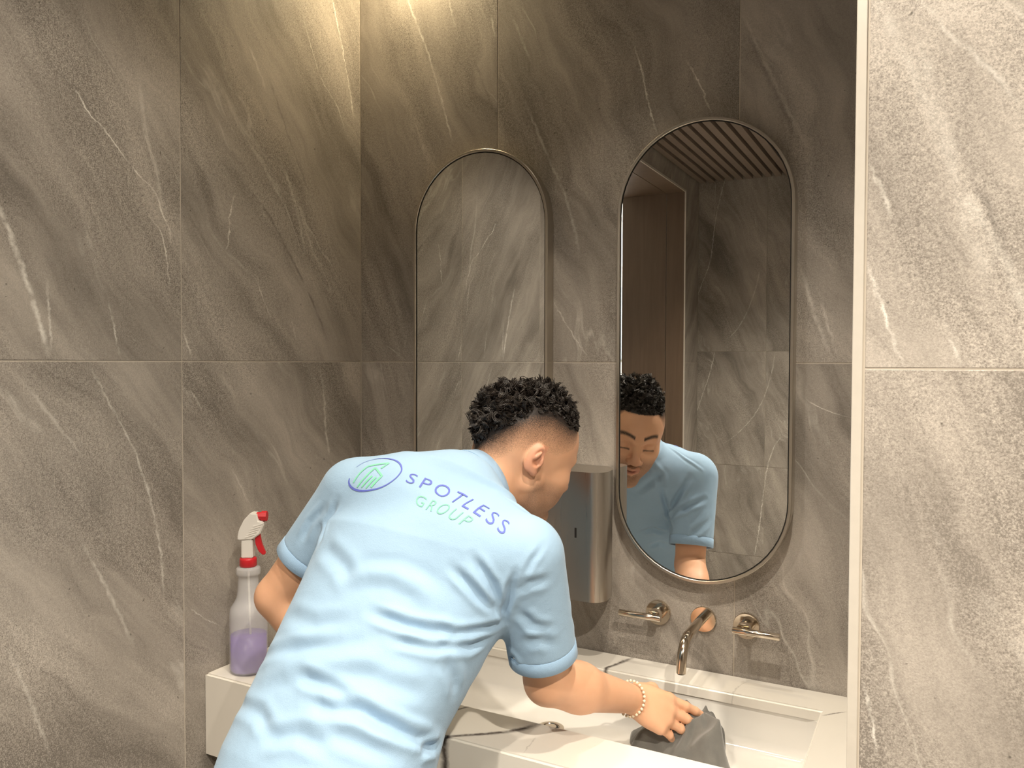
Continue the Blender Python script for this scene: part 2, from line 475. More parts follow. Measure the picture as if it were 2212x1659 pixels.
DH = 2.65                            # door head
DY0, DY1 = -2.02, -3.31              # door opening in the left wall
wl = bmesh.new()
def bmbox(bm, *a):
    b2 = box_bm(*a)
    me = bpy.data.meshes.new('tmp')
    b2.to_mesh(me)
    b2.free()
    bm.from_mesh(me)
    bpy.data.meshes.remove(me)
for a in ((-0.12, -0.0009, DY0, 0.0, 0, NZ), (-0.12, -0.0009, RY, DY1, 0, NZ), (-0.12, -0.0009, DY1, DY0, DH, NZ)):
    bmbox(wl, *a)
wall_left = struct(add('wall_left', bm_mesh(wl, 'wall_left'), M_GROUT))
tiles(wall_left, M_LEFT, (0, 0, 0), (0, 1, 0),
      [RY, DY1, -3.0, -2.4, DY0, -1.8, -1.2, -0.6, -0.0], ROWS, (DY1, DY0, DH))
wall_back = struct(box('wall_back', -0.12, NX + 0.12, 0.0009, 0.12, 0, NZ, M_GROUT))
tiles(wall_back, M_BACK, (0, 0, 0), (1, 0, 0), [0, 0.435, 1.035, NX], ROWS)
wp = bmesh.new()
bmbox(wp, NX + 0.0009, NX + 0.15, NY + 0.0009, 0.0, 0, NZ)
bmbox(wp, NX + 0.15, RX + 0.12, NY + 0.0009, NY + 0.15, 0, NZ)
wall_right = struct(add('wall_partition', bm_mesh(wp, 'wall_partition'), M_GROUT))
PR = [0.0, 0.348, 1.548, 2.80]
tiles(wall_right, M_PILLAR, (0, NY, 0), (1, 0, 0), [NX + 0.011, NX + 0.6, NX + 1.2, RX], PR)
tiles(wall_right, M_SIDE, (NX, 0, 0), (0, -1, 0), [0, 0.6], ROWS)
trim = box('trim_1', NX - 0.0035, NX + 0.0095, NY - 0.0025, NY + 0.016, 0, NZ, M_TRIM, None, 0.0008, 1)
struct(trim, 'pale metal edge profile on the corner of the tiled partition')
wall_rear = struct(box('wall_rear', -0.12, RX + 0.12, RY - 0.12, RY - 0.0025, 0, NZ, M_GROUT))
tiles(wall_rear, M_REAR, (RX, RY, 0), (-1, 0, 0), [0, 0.6, 1.2, 1.75, RX - 0.446, RX], [0, 0.29, 0.88, 1.63, 2.80])
wall_r2 = struct(box('wall_right', RX + 0.0025, RX + 0.12, RY, NY, 0, NZ, M_GROUT))
tiles(wall_r2, M_SIDE, (RX, 0, 0), (0, -1, 0), [-NY, -NY + 0.6, -NY + 1.2, -NY + 1.8, -NY + 2.4, -RY], ROWS)

# door opening: metal edge, wooden reveal panels, corridor beyond
door = empty('door_1', (-0.06, (DY0 + DY1) / 2, 0))
struct(door, 'open doorway with dark wooden reveal')
for nm, a in (('jamb', (-0.12, -0.004, DY1, DY1 + 0.012, 0, DH)), ('jamb', (-0.12, -0.004, DY0 - 0.012, DY0, 0, DH)),
              ('head', (-0.12, -0.004, DY1 + 0.012, DY0 - 0.012, DH - 0.012, DH))):
    box(nm, *a, M_WOOD, door)
box('reveal_panel', -0.42, -0.124, DY1 - 0.03, DY1 + 0.010, 0, DH, M_WOOD, door)
box('reveal_panel', -0.42, -0.124, DY0 - 0.010, DY0 + 0.03, 0, DH, M_WOOD, door)
box('soffit_panel', -0.42, -0.124, DY1 + 0.011, DY0 - 0.011, DH - 0.012, DH + 0.03, M_WOOD, door)
for a in ((-0.004, 0.003, DY1 + 0.0, DY1 + 0.012, 0, DH), (-0.004, 0.003, DY0 - 0.012, DY0, 0, DH), (-0.004, 0.003, DY1 + 0.012, DY0 - 0.012, DH - 0.012, DH)):
    box('edge_profile', *a, M_TRIM, door)
fl2 = struct(box('floor_corridor', -2.6, 0.0 - 0.001, -5.0, 0.0, -0.05, -0.0005, M_FLOOR))
wc = struct(box('wall_corridor', -2.6, 0.0, -5.1, -5.0, 0, NZ, M_WHITE))
box('panel', -2.4, -0.2, -5.0, -4.985, 1.58, 2.22, M_BLUEGREY, wc)
struct(box('wall_corridor_side', -2.7, -2.6, -5.1, 0.0, 0, NZ, M_WHITE))
struct(box('wall_corridor_end', -2.6, -0.12, 0.0, 0.1, 0, NZ, M_WHITE))
struct(box('wall_corridor_near', -0.12, 0.0, -5.0, RY - 0.121, 0, NZ, M_WHITE))
struct(box('ceiling_corridor', -2.7, -0.12, -5.1, 0.1, NZ + 0.0, NZ + 0.05, M_WHITE))

# lamps
def downlight(x, y, power, cone, blend, ax, ay, label, z=CEIL, col=WARM):
    e = empty('recessed_downlight', (x, y, z))
    tag(e, label, 'ceiling light', 'recessed downlights')
    lathe('trim_ring', [(0.034, -0.004), (0.040, -0.004), (0.042, 0.0), (0.034, 0.0), (0.034, -0.004)], M_WHITE, e, 28, (x, y, z), cap=False)
    em = bpy.data.materials.get('lamp_lens')
    if em is None:
        t = NT('lamp_lens')
        t.set(Base_Color=(1, 0.95, 0.85), Emission_Color=(1, 0.85, 0.62), Emission_Strength=6.0)
        em = t.m
    lathe('lens', [(0.033, 0.0005), (0.033, 0.002)], em, e, 28, (x, y, z))
    ld = bpy.data.lights.new('downlight_beam', 'SPOT')
    ld.energy = power
    ld.color = col
    ld.spot_size = math.radians(cone)
    ld.spot_blend = blend
    ld.shadow_soft_size = 0.028
    lo = bpy.data.objects.new('downlight_beam', ld)
    COL.objects.link(lo)
    lo.location = (x, y, z - 0.012)
    dirv = Vector((ax, ay, 0)) - Vector((x, y, z))
    lo.rotation_euler = dirv.to_track_quat('-Z', 'Y').to_euler()
    return e
LL = ['small recessed downlight in the corner above the left mirror', 'recessed downlight above the person wiping the sink',
      'recessed downlight in front of the right mirror', 'added fill lamp straight above the basin', 'recessed downlight near the doorway', 'recessed downlight in front of the tiled partition']
for a, l in zip(LAMPS, LL):
    downlight(*a, l, col=(1.0, 0.80, 0.48) if a is LAMPS[0] else WARM)
ld = bpy.data.lights.new('corridor_lamp', 'POINT')
ld.energy = 60
ld.color = (1, 0.93, 0.84)
ld.shadow_soft_size = 0.1
lo = bpy.data.objects.new('corridor_lamp', ld)
COL.objects.link(lo)
lo.location = (-1.5, -4.2, 2.6)

# ------------------------------------------------------------------ vanity counter
CZ, CB, CF = 0.864, 0.684, -0.546
BX0, BX1, BY0, BY1 = 0.13, 1.228, -0.413, -0.10
LIP = 0.022
vanity = empty('vanity_counter', (0.66, -0.27, CB))
tag(vanity, 'cream veined stone vanity counter with a long sunken basin', 'counter')

def rrect(x0, x1, y0, y1, r, n=6):
    P = []
    for cx, cy, a0 in ((x1 - r, y1 - r, 0), (x0 + r, y1 - r, 90), (x0 + r, y0 + r, 180), (x1 - r, y0 + r, 270)):
        for k in range(n + 1):
            w = math.radians(a0 + 90 * k / n)
            P.append((cx + r * math.cos(w), cy + r * math.sin(w)))
    return P

def slab_mesh():
    x0, x1 = 0.001, NX - 0.001
    y0, y1 = CF, -0.001
    bm = bmesh.new()
    outer = [(x0, y0), (x1, y0), (x1, y1), (x0, y1)]
    inner = [(BX0, BY0), (BX1, BY0), (BX1, BY1), (BX0, BY1)]
    def ring(P, z):
        return [bm.verts.new((p[0], p[1], z)) for p in P]
    ot, it = ring(outer, CZ), ring(inner, CZ)
    ob, ib = ring(outer, CB), ring(inner, CZ - LIP)
    for k in range(4):
        j = (k + 1) % 4
        bm.faces.new((ot[k], ot[j], it[j], it[k]))
        bm.faces.new((ob[k], ob[j], ot[j], ot[k]))
        bm.faces.new((it[k], it[j], ib[j], ib[k]))
    # underside of the lip closes outwards into the body
    jb = ring([(BX0 - 0.012, BY0 - 0.012), (BX1 + 0.012, BY0 - 0.012), (BX1 + 0.012, BY1 + 0.012), (BX0 - 0.012, BY1 + 0.012)], CZ - LIP)
    for k in range(4):
        j = (k + 1) % 4
        bm.faces.new((ib[k], ib[j], jb[j], jb[k]))
    bm.faces.new(ob[::-1])
    bmesh.ops.recalc_face_normals(bm, faces=bm.faces)
    es = [e for e in bm.edges if all(abs(v.co.z - CZ) < 1e-6 for v in e.verts) and (all(v in ot for v in e.verts) or all(v in it for v in e.verts))]
    bmesh.ops.bevel(bm, geom=es, offset=0.004, segments=3, affect='EDGES')
    return bm_mesh(bm, 'slab')
sharp(add('slab', slab_mesh(), M_COUNTER, vanity), 40)

def basin_mesh():
    e = 0.004
    V, Fc = [], []
    prof = [(-e, CZ - LIP - 0.0005)]
    zf, rf = 0.752, 0.026
    prof.append((-e + 0.002, zf + rf))
    for k in range(1, 7):
        w = math.radians(90 * k / 6)
        prof.append((0.0 + rf * (1 - math.cos(w)), zf + rf * (1 - math.sin(w))))
    loops = []
    for ins, z in prof:
        P = rrect(BX0 + ins, BX1 - ins, BY0 + ins, BY1 - ins, max(0.03 - ins * 0.3, 0.008))
        loops.append(len(V))
        V += [(a, b, z) for a, b in P]
    n = 28
    for i in range(len(loops) - 1):
        for k in range(n):
            Fc.append((loops[i] + k, loops[i + 1] + k, loops[i + 1] + (k + 1) % n, loops[i] + (k + 1) % n))
    Fc.append(tuple(loops[-1] + k for k in range(n)))
    # outer skin so the bowl has thickness
    o1 = len(V)
    V += [(a, b, CZ - LIP - 0.0005) for a, b in rrect(BX0 - 0.010, BX1 + 0.010, BY0 - 0.010, BY1 + 0.010, 0.034)]
    o2 = len(V)
    V += [(a, b, 0.735) for a, b in rrect(BX0 - 0.004, BX1 + 0.004, BY0 - 0.004, BY1 + 0.004, 0.034)]
    for k in range(n):
        j = (k + 1) % n
        Fc.append((o1 + k, loops[0] + k, loops[0] + j, o1 + j))
        Fc.append((o2 + k, o1 + k, o1 + j, o2 + j))
    Fc.append(tuple(o2 + k for k in range(n))[::-1])
    return mesh_from('basin', V, Fc)
basin = add('basin', basin_mesh(), M_PORC, vanity)
sharp(basin, 50)
dr = lathe('drain', [(0.030, 0.0), (0.030, 0.002), (0.026, 0.0035), (0.021, 0.0025), (0.020, 0.001)], M_NICKEL, basin, 32, (0.685, -0.205, 0.7522))
sharp(dr, 40)
lathe('drain_hole', [(0.0185, 0.0), (0.0185, 0.0003)], M_BLACK, basin, 24, (0.685, -0.205, 0.7534))
st = tube('drain_plug', [(0.685, -0.205, 0.7537), (0.685, -0.205, 0.7565)], 0.013, M_NICKEL, basin, 20)
sharp(st)

# ------------------------------------------------------------------ mirrors
def stadium(cx, cz, w, h, n=28):
    r = w / 2
    P = []
    for k in range(n + 1):
        a = math.pi * k / n
        P.append((cx + r * math.cos(a), cz + h / 2 - r + r * math.sin(a)))
    for k in range(n + 1):
        a = math.pi + math.pi * k / n
        P.append((cx + r * math.cos(a), cz - h / 2 + r + r * math.sin(a)))
    return P

def mirror(cx, label):
    w, h, cz, dep = 0.390, 1.022, 1.578, 0.034
    e = empty('wall_mirror', (cx, -0.002, cz - h / 2))
    tag(e, label, 'mirror', 'pill shaped mirrors on the back wall')
    # frame: hollow steel band
    f = 0.007
    rings = [(0.0, -0.0005), (0.0, -dep + 0.001), (0.001, -dep), (f - 0.001, -dep), (f, -dep + 0.001), (f, -0.0005)]
    V, Fc = [], []
    n = None
    for ins, y in rings:
        P = stadium(cx, cz, w - 2 * ins, h - 2 * ins)
        n = len(P)
        V += [(a, y, b) for a, b in P]
    for i in range(len(rings)):
        i2 = (i + 1) % len(rings)
        for k in range(n):
            j = (k + 1) % n
            Fc.append((i * n + k, i * n + j, i2 * n + j, i2 * n + k))
    o = add('frame', mesh_from('frame', V, Fc), M_FRAME, e)
    sharp(o, 40)
    # black gap ring and the glass pane with its own thickness
    V, Fc = [], []
    for ins, y in ((f, -0.029), (f + 0.003, -0.029)):
        V += [(a, y, b) for a, b in stadium(cx, cz, w - 2 * ins, h - 2 * ins)]
    for k in range(n):
        j = (k + 1) % n
        Fc.append((k, j, n + j, n + k))
    add('shadow_gap', mesh_from('shadow_gap', V, Fc), M_BLACK, e)
    V, Fc = [], []
    for y in (-0.0305, -0.026):
        V += [(a, y, b) for a, b in stadium(cx, cz, w - 2 * f - 0.005, h - 2 * f - 0.005)]
    Fc.append(tuple(range(n)))
    Fc.append(tuple(range(n, 2 * n))[::-1])
    for k in range(n):
        j = (k + 1) % n
        Fc.append((k, n + k, n + j, j))
    g = add('glass', mesh_from('glass', V, Fc), M_GLASS, e)
    return e
mirror(0.3965, 'pill shaped steel framed wall mirror behind the head of the person')
mirror(0.9635, 'pill shaped steel framed wall mirror above the tap showing the face')

# ------------------------------------------------------------------ towel dispenser
disp = empty('hand_dispenser', (0.668, -0.07, 1.018))
tag(disp, 'stainless steel wall dispenser with a small slot between the two mirrors', 'dispenser')
def disp_mesh():
    x0, x1, d, r = 0.602, 0.772, 0.125, 0.036
    P = [(x1 - 0.034, -0.0008), (x1 - 0.012, -0.030), (x1 - 0.003, -0.055)]
    for k in range(11):
        a = math.radians(90 * k / 10)
        P.append((x1 - r + r * math.cos(a), -d + r - r * math.sin(a)))
    for k in range(11):
        a = math.radians(90 + 90 * k / 10)
        P.append((x0 + r + r * math.cos(a), -d + r - r * math.sin(a)))
    P += [(x0 + 0.003, -0.055), (x0 + 0.006, -0.038), (x0 + 0.034, -0.0008)]
    V, Fc = [], []
    n = len(P)
    for z in (1.017, 1.309):
        V += [(a, b, z) for a, b in P]
    for k in range(n):
        j = (k + 1) % n
        Fc.append((k, j, n + j, n + k))
    Fc.append(tuple(range(n))[::-1])
    Fc.append(tuple(range(n, 2 * n)))
    me = mesh_from('cover', V, Fc)
    return me
c = add('cover', disp_mesh(), M_STEEL, disp)
sharp(c, 40)
me = bm_mesh(box_bm(-0.0025, 0.0025, -0.0006, 0.0006, -0.0115, 0.0115, 0.0005, 1), 'slot')
s = add('slot', me, M_BLACK)
s.location = (0.708, -0.1251, 1.171)
s.parent = disp
s.matrix_parent_inverse = disp.matrix_world.inverted()

# ------------------------------------------------------------------ wall mounted tap
def handle(x, sgn, label):
    e = empty('lever_tap', (x, 0, 0.98))
    tag(e, label, 'tap', 'lever handles of the wall tap')
    o = lathe('escutcheon', [(0.0285, 0.0), (0.0285, 0.007), (0.0275, 0.0085), (0.014, 0.0085)], M_NICKEL, e, 40, (x, -0.0005, 0.98), 'Y')
    sharp(o, 30)
    o = lathe('stem', [(0.0155, 0.0086), (0.0155, 0.036), (0.0145, 0.038), (0.008, 0.038), (0.008, 0.042)], M_NICKEL, e, 32, (x, 0, 0.98), 'Y')
    sharp(o, 30)
    a, b = x - sgn * 0.020, x + sgn * 0.078
    o = tube('lever', [(a, -0.050, 0.981), (a + sgn * 0.001, -0.050, 0.981), (b - sgn * 0.001, -0.050, 0.981), (b, -0.050, 0.981)], [0.0068, 0.0075, 0.0075, 0.0068], M_NICKEL, e, 24)
    sharp(o, 40)
    return e
handle(0.864, -1, 'nickel tap handle with lever pointing left towards the steel dispenser')
handle(1.063, 1, 'nickel tap handle with lever pointing right towards the partition')
sp_ = empty('tap_spout', (0.968, 0, 0.98))
tag(sp_, 'curved nickel wall spout between the two tap handles', 'tap')
o = lathe('escutcheon', [(0.0285, 0.0), (0.0285, 0.006), (0.0275, 0.0072), (0.010, 0.0072)], M_NICKEL, sp_, 40, (0.968, -0.0005, 0.98), 'Y')
sharp(o, 30)
pts = [(0.968, -0.0070, 0.984), (0.968, -0.05, 0.984), (0.968, -0.125, 0.982)]
for k in range(1, 9):
    a = math.radians(82 * k / 8)
    pts.append((0.968, -0.125 - 0.052 * math.sin(a), 0.982 - 0.052 * (1 - math.cos(a))))
pts.append((0.968, -0.1795, 0.918))
o = tube('spout_pipe', pts, 0.0102, M_NICKEL, sp_, 24)
sharp(o, 50)
lathe('aerator', [(0.0075, 0.0), (0.0075, 0.0012)], M_BLACK, sp_, 20, (0.968, -0.1795, 0.9166))

# ------------------------------------------------------------------ spray bottle
def plastic(name, col, rough=0.35, trans=0.0, sss=0.0):
    t = NT(name)
    t.set(Base_Color=col, Roughness=rough)
    t.b.inputs['Transmission Weight'].default_value = trans
    if sss:
        t.b.inputs['Subsurface Weight'].default_value = sss
        t.b.inputs['Subsurface Radius'].default_value = (0.01, 0.01, 0.01)
    pos = t.n('ShaderNodeNewGeometry').outputs['Position']
    t.bump(t.noise(pos, 300, 2), 0.04, 0.0005)
    return t.m
M_MILKY = plastic('milky_plastic', (0.84, 0.85, 0.87), 0.40, 0.0)
_t = M_MILKY.node_tree
_tr = _t.nodes.new('ShaderNodeBsdfTransparent')
_mx = _t.nodes.new('ShaderNodeMixShader')
_mx.inputs[0].default_value = 0.27
_t.links.new(_t.nodes['Principled BSDF'].outputs[0], _mx.inputs[2])
_t.links.new(_tr.outputs[0], _mx.inputs[1])
_t.links.new(_mx.outputs[0], _t.nodes['Material Output'].inputs[0])
M_LIQ = plastic('violet_liquid', (0.17, 0.055, 0.58), 0.3)
M_WPL = plastic('white_plastic', (0.82, 0.80, 0.76), 0.35)
M_RPL = plastic('red_plastic', (0.62, 0.02, 0.03), 0.35)
SBX, SBY = 0.072, -0.487
bot = empty('spray_bottle', (SBX, SBY, CZ))
tag(bot, 'trigger spray bottle half full of violet liquid on the counter', 'spray bottle')
z0 = CZ + 0.0005
outer = [(0.036, 0.0), (0.0405, 0.003), (0.0415, 0.008), (0.0415, 0.016), (0.041, 0.02), (0.041, 0.120), (0.041, 0.132), (0.0385, 0.143), (0.031, 0.155), (0.0255, 0.166), (0.0235, 0.180), (0.022, 0.205), (0.0215, 0.214), (0.0255, 0.216), (0.0265, 0.220), (0.0265, 0.229), (0.025, 0.232), (0.014, 0.234), (0.013, 0.246)]
inner = [(r - 0.0018, max(h, 0.003)) for r, h in outer]
prof = outer + inner[::-1]
lathe('bottle', prof, M_MILKY, bot, 40, (SBX, SBY, z0), cap=False)
lq = [(r - 0.0026, max(h, 0.0045)) for r, h in outer if h < 0.075] + [(0.0384, 0.082)]
lathe('liquid', [(0.001, 0.0045)] + lq + [(0.001, 0.082)], M_LIQ, bot, 40, (SBX, SBY, z0))
lathe('collar', [(0.0165, 0.234), (0.0185, 0.236), (0.0185, 0.250), (0.0178, 0.253), (0.0125, 0.254)], M_RPL, bot, 24, (SBX, SBY, z0))
tube('dip_tube', [(SBX, SBY, z0 + 0.24), (SBX + 0.004, SBY, z0 + 0.12), (SBX + 0.008, SBY, z0 + 0.01)], 0.0025, M_WPL, bot, 8)
# trigger head: profile in its own plane; the nozzle points away to the right
TD = Vector((0.86, 0.51, 0)).normalized()
TS = Vector((-TD.y, TD.x, 0))
def extr(name, poly, half, mat, bev=0.002):
    V, Fc = [], []
    n = len(poly)
    for s in (-1, 1):
        for a, h in poly:
            p = Vector((SBX, SBY, z0)) + TD * a + TS * (half * s) + Vector((0, 0, h))
            V.append(p)
    Fc.append(tuple(range(n)))
    Fc.append(tuple(range(n, 2 * n))[::-1])
    for k in range(n):
        j = (k + 1) % n
        Fc.append((k, n + k, n + j, j))
    bm = bmesh.new()
    bv = [bm.verts.new(v) for v in V]
    for f in Fc:
        bm.faces.new([bv[i] for i in f])
    bmesh.ops.recalc_face_normals(bm, faces=bm.faces)
    bmesh.ops.bevel(bm, geom=list(bm.edges), offset=bev, segments=2, affect='EDGES')
    o = add(name, bm_mesh(bm, name), mat, bot)
    return sharp(o, 30)
extr('trigger_neck', [(-0.0125, 0.254), (0.0125, 0.254), (0.0120, 0.296), (-0.0120, 0.296)], 0.0115, M_WPL)
extr('trigger_head', [(-0.0195, 0.294), (0.0125, 0.296), (0.029, 0.308), (0.038, 0.330), (0.036, 0.336), (0.026, 0.337), (0.022, 0.354), (0.008, 0.355), (-0.006, 0.340), (-0.017, 0.318), (-0.0205, 0.300)], 0.0125, M_WPL)
for k in range(5):
    h0 = 0.300 + 0.006 * k
    a0 = 0.006 + 0.0045 * k
    extr('grip_ridge', [(a0 - 0.010, h0 - 0.001), (a0 + 0.012, h0 + 0.006), (a0 + 0.012, h0 + 0.009), (a0 - 0.010, h0 + 0.002)], 0.0135, M_WPL, 0.0006)
extr('trigger_lever', [(0.016, 0.300), (0.026, 0.307), (0.030, 0.285), (0.039, 0.262), (0.034, 0.259), (0.024, 0.268), (0.017, 0.285)], 0.006, M_RPL, 0.0015)
nz = Vector((SBX, SBY, z0 + 0.346))
o = tube('nozzle', [nz + TD * 0.020, nz + TD * 0.030, nz + TD * 0.0301, nz + TD * 0.042], [0.009, 0.009, 0.0115, 0.0115], M_RPL, bot, 8)
sharp(o, 30)

# ------------------------------------------------------------------ implicit surfaces -> meshes (for the figure)
f32 = np.float32

def nrm(v):
    v = np.asarray(v, float)
    return v / np.linalg.norm(v)

def p_cone(a, b, r1, r2, k=0.012):
    a, b = np.asarray(a, f32), np.asarray(b, f32)
    ba = b - a
    L2 = f32(ba @ ba)
    def f(P):
        pa = P - a
        t = np.clip(pa @ ba / L2, 0, 1)
        q = pa - t[:, None] * ba
        return np.sqrt((q * q).sum(1)) - (f32(r1) + f32(r2 - r1) * t)
    return dict(f=f, c=(a + b) / 2, r=float(np.sqrt(L2)) / 2 + max(r1, r2), k=k, op='add')

def p_ell(c, rad, Rm=None, k=0.012, op='add'):
    c, rad = np.asarray(c, f32), np.asarray(rad, f32)
    Rm = np.eye(3, dtype=f32) if Rm is None else np.asarray(Rm, f32)   # columns: local axes
    def f(P):
        q = ((P - c) @ Rm) / rad
        k0 = np.sqrt((q * q).sum(1)) + f32(1e-9)
        q /= rad
        k1 = np.sqrt((q * q).sum(1)) + f32(1e-9)
        return k0 * (k0 - 1) / k1
    return dict(f=f, c=c, r=float(rad.max()), k=k, op=op)

def sub(p, k=None):
    p = dict(p)
    p['op'] = 'sub'
    if k is not None:
        p['k'] = k
    return p

def smin(a, b, k):
    if k <= 0:
        return np.minimum(a, b)
    h = np.maximum(f32(k) - np.abs(a - b), 0) / f32(k)
    return np.minimum(a, b) - h * h * f32(k * 0.25)

def ev(prims, P):
    d = np.full(len(P), 1.0, f32)
    for p in prims:
        q = p['f'](P)
        if p['op'] == 'add':
            d = smin(d, q, p['k'])
        elif p['op'] == 'sub':
            d = -smin(-d, q, p['k'])
        else:                       # intersect
            d = -smin(-d, -q, p['k'])
    return d

def axis_coords(lo, hi, fine, hf, hc):
    out = [lo]
    while out[-1] < hi:
        x = out[-1]
        h = hc
        for a, b in fine:
            if a <= x + 1e-9 and x < b:
                h = hf
        out.append(x + h)
    return np.array(out, f32)

def surface(prims, xs, ys, zs, B=24):
    """narrow band evaluation on a rectilinear grid, then surface nets"""
    nx, ny, nz = len(xs), len(ys), len(zs)
    vol = np.ones((nx, ny, nz), f32)
    for i in range(0, nx, B):
        i1 = min(i + B, nx)
        for j in range(0, ny, B):
            j1 = min(j + B, ny)
            for k in range(0, nz, B):
                k1 = min(k + B, nz)
                X, Y, Z = xs[i:i1], ys[j:j1], zs[k:k1]
                c = np.array([(X[0] + X[-1]) / 2, (Y[0] + Y[-1]) / 2, (Z[0] + Z[-1]) / 2])
                hd = 0.5 * math.sqrt((X[-1] - X[0]) ** 2 + (Y[-1] - Y[0]) ** 2 + (Z[-1] - Z[0]) ** 2)
                act = [p for p in prims if p['op'] == 'int' or np.linalg.norm(p['c'] - c) - p['r'] < hd + 0.05]
                if not any(p['op'] == 'add' for p in act):
                    continue
                def pts(a, b, d):
                    g = np.meshgrid(a, b, d, indexing='ij')
                    return np.stack([q.ravel() for q in g], 1).astype(f32)
                sx = X[np.unique(np.linspace(0, len(X) - 1, 4).astype(int))]
                sy = Y[np.unique(np.linspace(0, len(Y) - 1, 4).astype(int))]
                sz = Z[np.unique(np.linspace(0, len(Z) - 1, 4).astype(int))]
                dc = ev(act, pts(sx, sy, sz))
                lim = hd * 2 / 3 * 0.75
                if dc.min() > lim:
                    continue
                if dc.max() < -lim:
                    vol[i:i1, j:j1, k:k1] = -1
                    continue
                vol[i:i1, j:j1, k:k1] = ev(act, pts(X, Y, Z)).reshape(len(X), len(Y), len(Z))
    S = vol < 0
    any_ = np.zeros((nx - 1, ny - 1, nz - 1), bool)
    all_ = np.ones((nx - 1, ny - 1, nz - 1), bool)
    for a in (0, 1):
        for b in (0, 1):
            for c in (0, 1):
                s = S[a:nx - 1 + a, b:ny - 1 + b, c:nz - 1 + c]
                any_ |= s
                all_ &= s
    act = any_ & ~all_
    I, J, K = np.nonzero(act)
    idx = np.full(act.shape, -1, np.int32)
    idx[I, J, K] = np.arange(len(I))
    acc = np.zeros((len(I), 3), np.float64)
    cnt = np.zeros(len(I))
    G = (xs, ys, zs)
    for ax in range(3):
        o1, o2 = [(1, 2), (0, 2), (0, 1)][ax]
        for u in (0, 1):
            for v in (0, 1):
                off0 = [0, 0, 0]
                off0[o1], off0[o2] = u, v
                off1 = list(off0)
                off1[ax] = 1
                v0 = vol[I + off0[0], J + off0[1], K + off0[2]]
                v1 = vol[I + off1[0], J + off1[1], K + off1[2]]
                m = (v0 < 0) != (v1 < 0)
                t = np.where(m, v0 / np.where(m, v0 - v1, 1), 0)
                p = np.zeros((len(I), 3))
                for d, A in enumerate((I, J, K)):
                    a0, a1 = G[d][A + off0[d]], G[d][A + off1[d]]
                    p[:, d] = a0 + (a1 - a0) * t
                acc[m] += p[m]
                cnt[m] += 1
    V = acc / cnt[:, None]
    F = []
    for ax in range(3):
        sl0 = [slice(None)] * 3
        sl1 = [slice(None)] * 3
        sl0[ax], sl1[ax] = slice(0, -1), slice(1, None)
        m = S[tuple(sl0)] != S[tuple(sl1)]
        A = np.array(np.nonzero(m))
        o1, o2 = [(1, 2), (2, 0), (0, 1)][ax]
        ok = (A[o1] > 0) & (A[o2] > 0) & (A[o1] < S.shape[o1] - 1) & (A[o2] < S.shape[o2] - 1)
        A = A[:, ok]
        def cell(u, v):
            B_ = A.copy()
            B_[o1] -= u
            B_[o2] -= v
            return idx[B_[0], B_[1], B_[2]]
        q = np.stack([cell(1, 1), cell(0, 1), cell(0, 0), cell(1, 0)], 1)
        flip = S[A[0], A[1], A[2]]
        q[~flip] = q[~flip][:, ::-1]
        F.append(q)
    F = np.concatenate(F)
    F = F[(F >= 0).all(1)]
    return V, F

def np_mesh(name, V, F):
    me = bpy.data.meshes.new(name)
    me.vertices.add(len(V))
    me.vertices.foreach_set('co', np.asarray(V, f32).ravel())
    n = F.shape[1]
    me.loops.add(F.size)
    me.loops.foreach_set('vertex_index', F.astype(np.int32).ravel())
    me.polygons.add(len(F))
    me.polygons.foreach_set('loop_start', np.arange(0, F.size, n, dtype=np.int32))
    me.polygons.foreach_set('loop_total', np.full(len(F), n, np.int32))
    me.polygons.foreach_set('use_smooth', np.ones(len(F), bool))
    me.update(calc_edges=True)
    me.validate()
    return me

def vnormals(V, F):
    n = np.cross(V[F[:, 2]] - V[F[:, 0]], V[F[:, 3]] - V[F[:, 1]])
    N = np.zeros_like(V)
    for c in range(4):
        np.add.at(N, F[:, c], n)
    return N / (np.linalg.norm(N, axis=1)[:, None] + 1e-12)

def relax(V, F, it=1, lam=0.5):
    for _ in range(it):
        acc = np.zeros_like(V)
        cnt = np.zeros(len(V))
        for c in range(4):
            a, b = F[:, c], F[:, (c + 1) % 4]
            np.add.at(acc, a, V[b])
            np.add.at(cnt, a, 1)
            np.add.at(acc, b, V[a])
            np.add.at(cnt, b, 1)
        V = V + lam * (acc / cnt[:, None] - V)
    return V

# ------------------------------------------------------------------ the person: joints (world metres)
HC = np.array([0.692, -0.342, 1.376])        # head centre
HS = 1.08                                    # head scale
th, ro = math.radians(22), math.radians(8)
fh = nrm([0.520, 0.854, 0])
HF = np.array([fh[0] * math.cos(th), fh[1] * math.cos(th), -math.sin(th)])
HR = nrm(np.cross(HF, [0, 0, 1]))
HU = np.cross(HR, HF)
HR, HU = HR * math.cos(ro) - HU * math.sin(ro), HU * math.cos(ro) + HR * math.sin(ro)
HM = np.stack([HR, HF, HU], 1)               # local x right, y face, z crown

def hp(x, y, z):
    return HC + HM @ (np.array([x, y, z]) * HS)

LS, LE, LW = np.array([0.430, -0.560, 1.300]), np.array([0.280, -0.612, 1.092]), np.array([0.425, -0.525, 0.908])
RS, RE, RW = np.array([0.808, -0.570, 1.225]), np.array([0.816, -0.497, 0.985]), np.array([0.893, -0.265, 0.882])
NB = np.array([0.628, -0.480, 1.295])        # neck base
NT_ = hp(0, -0.035, -0.055)

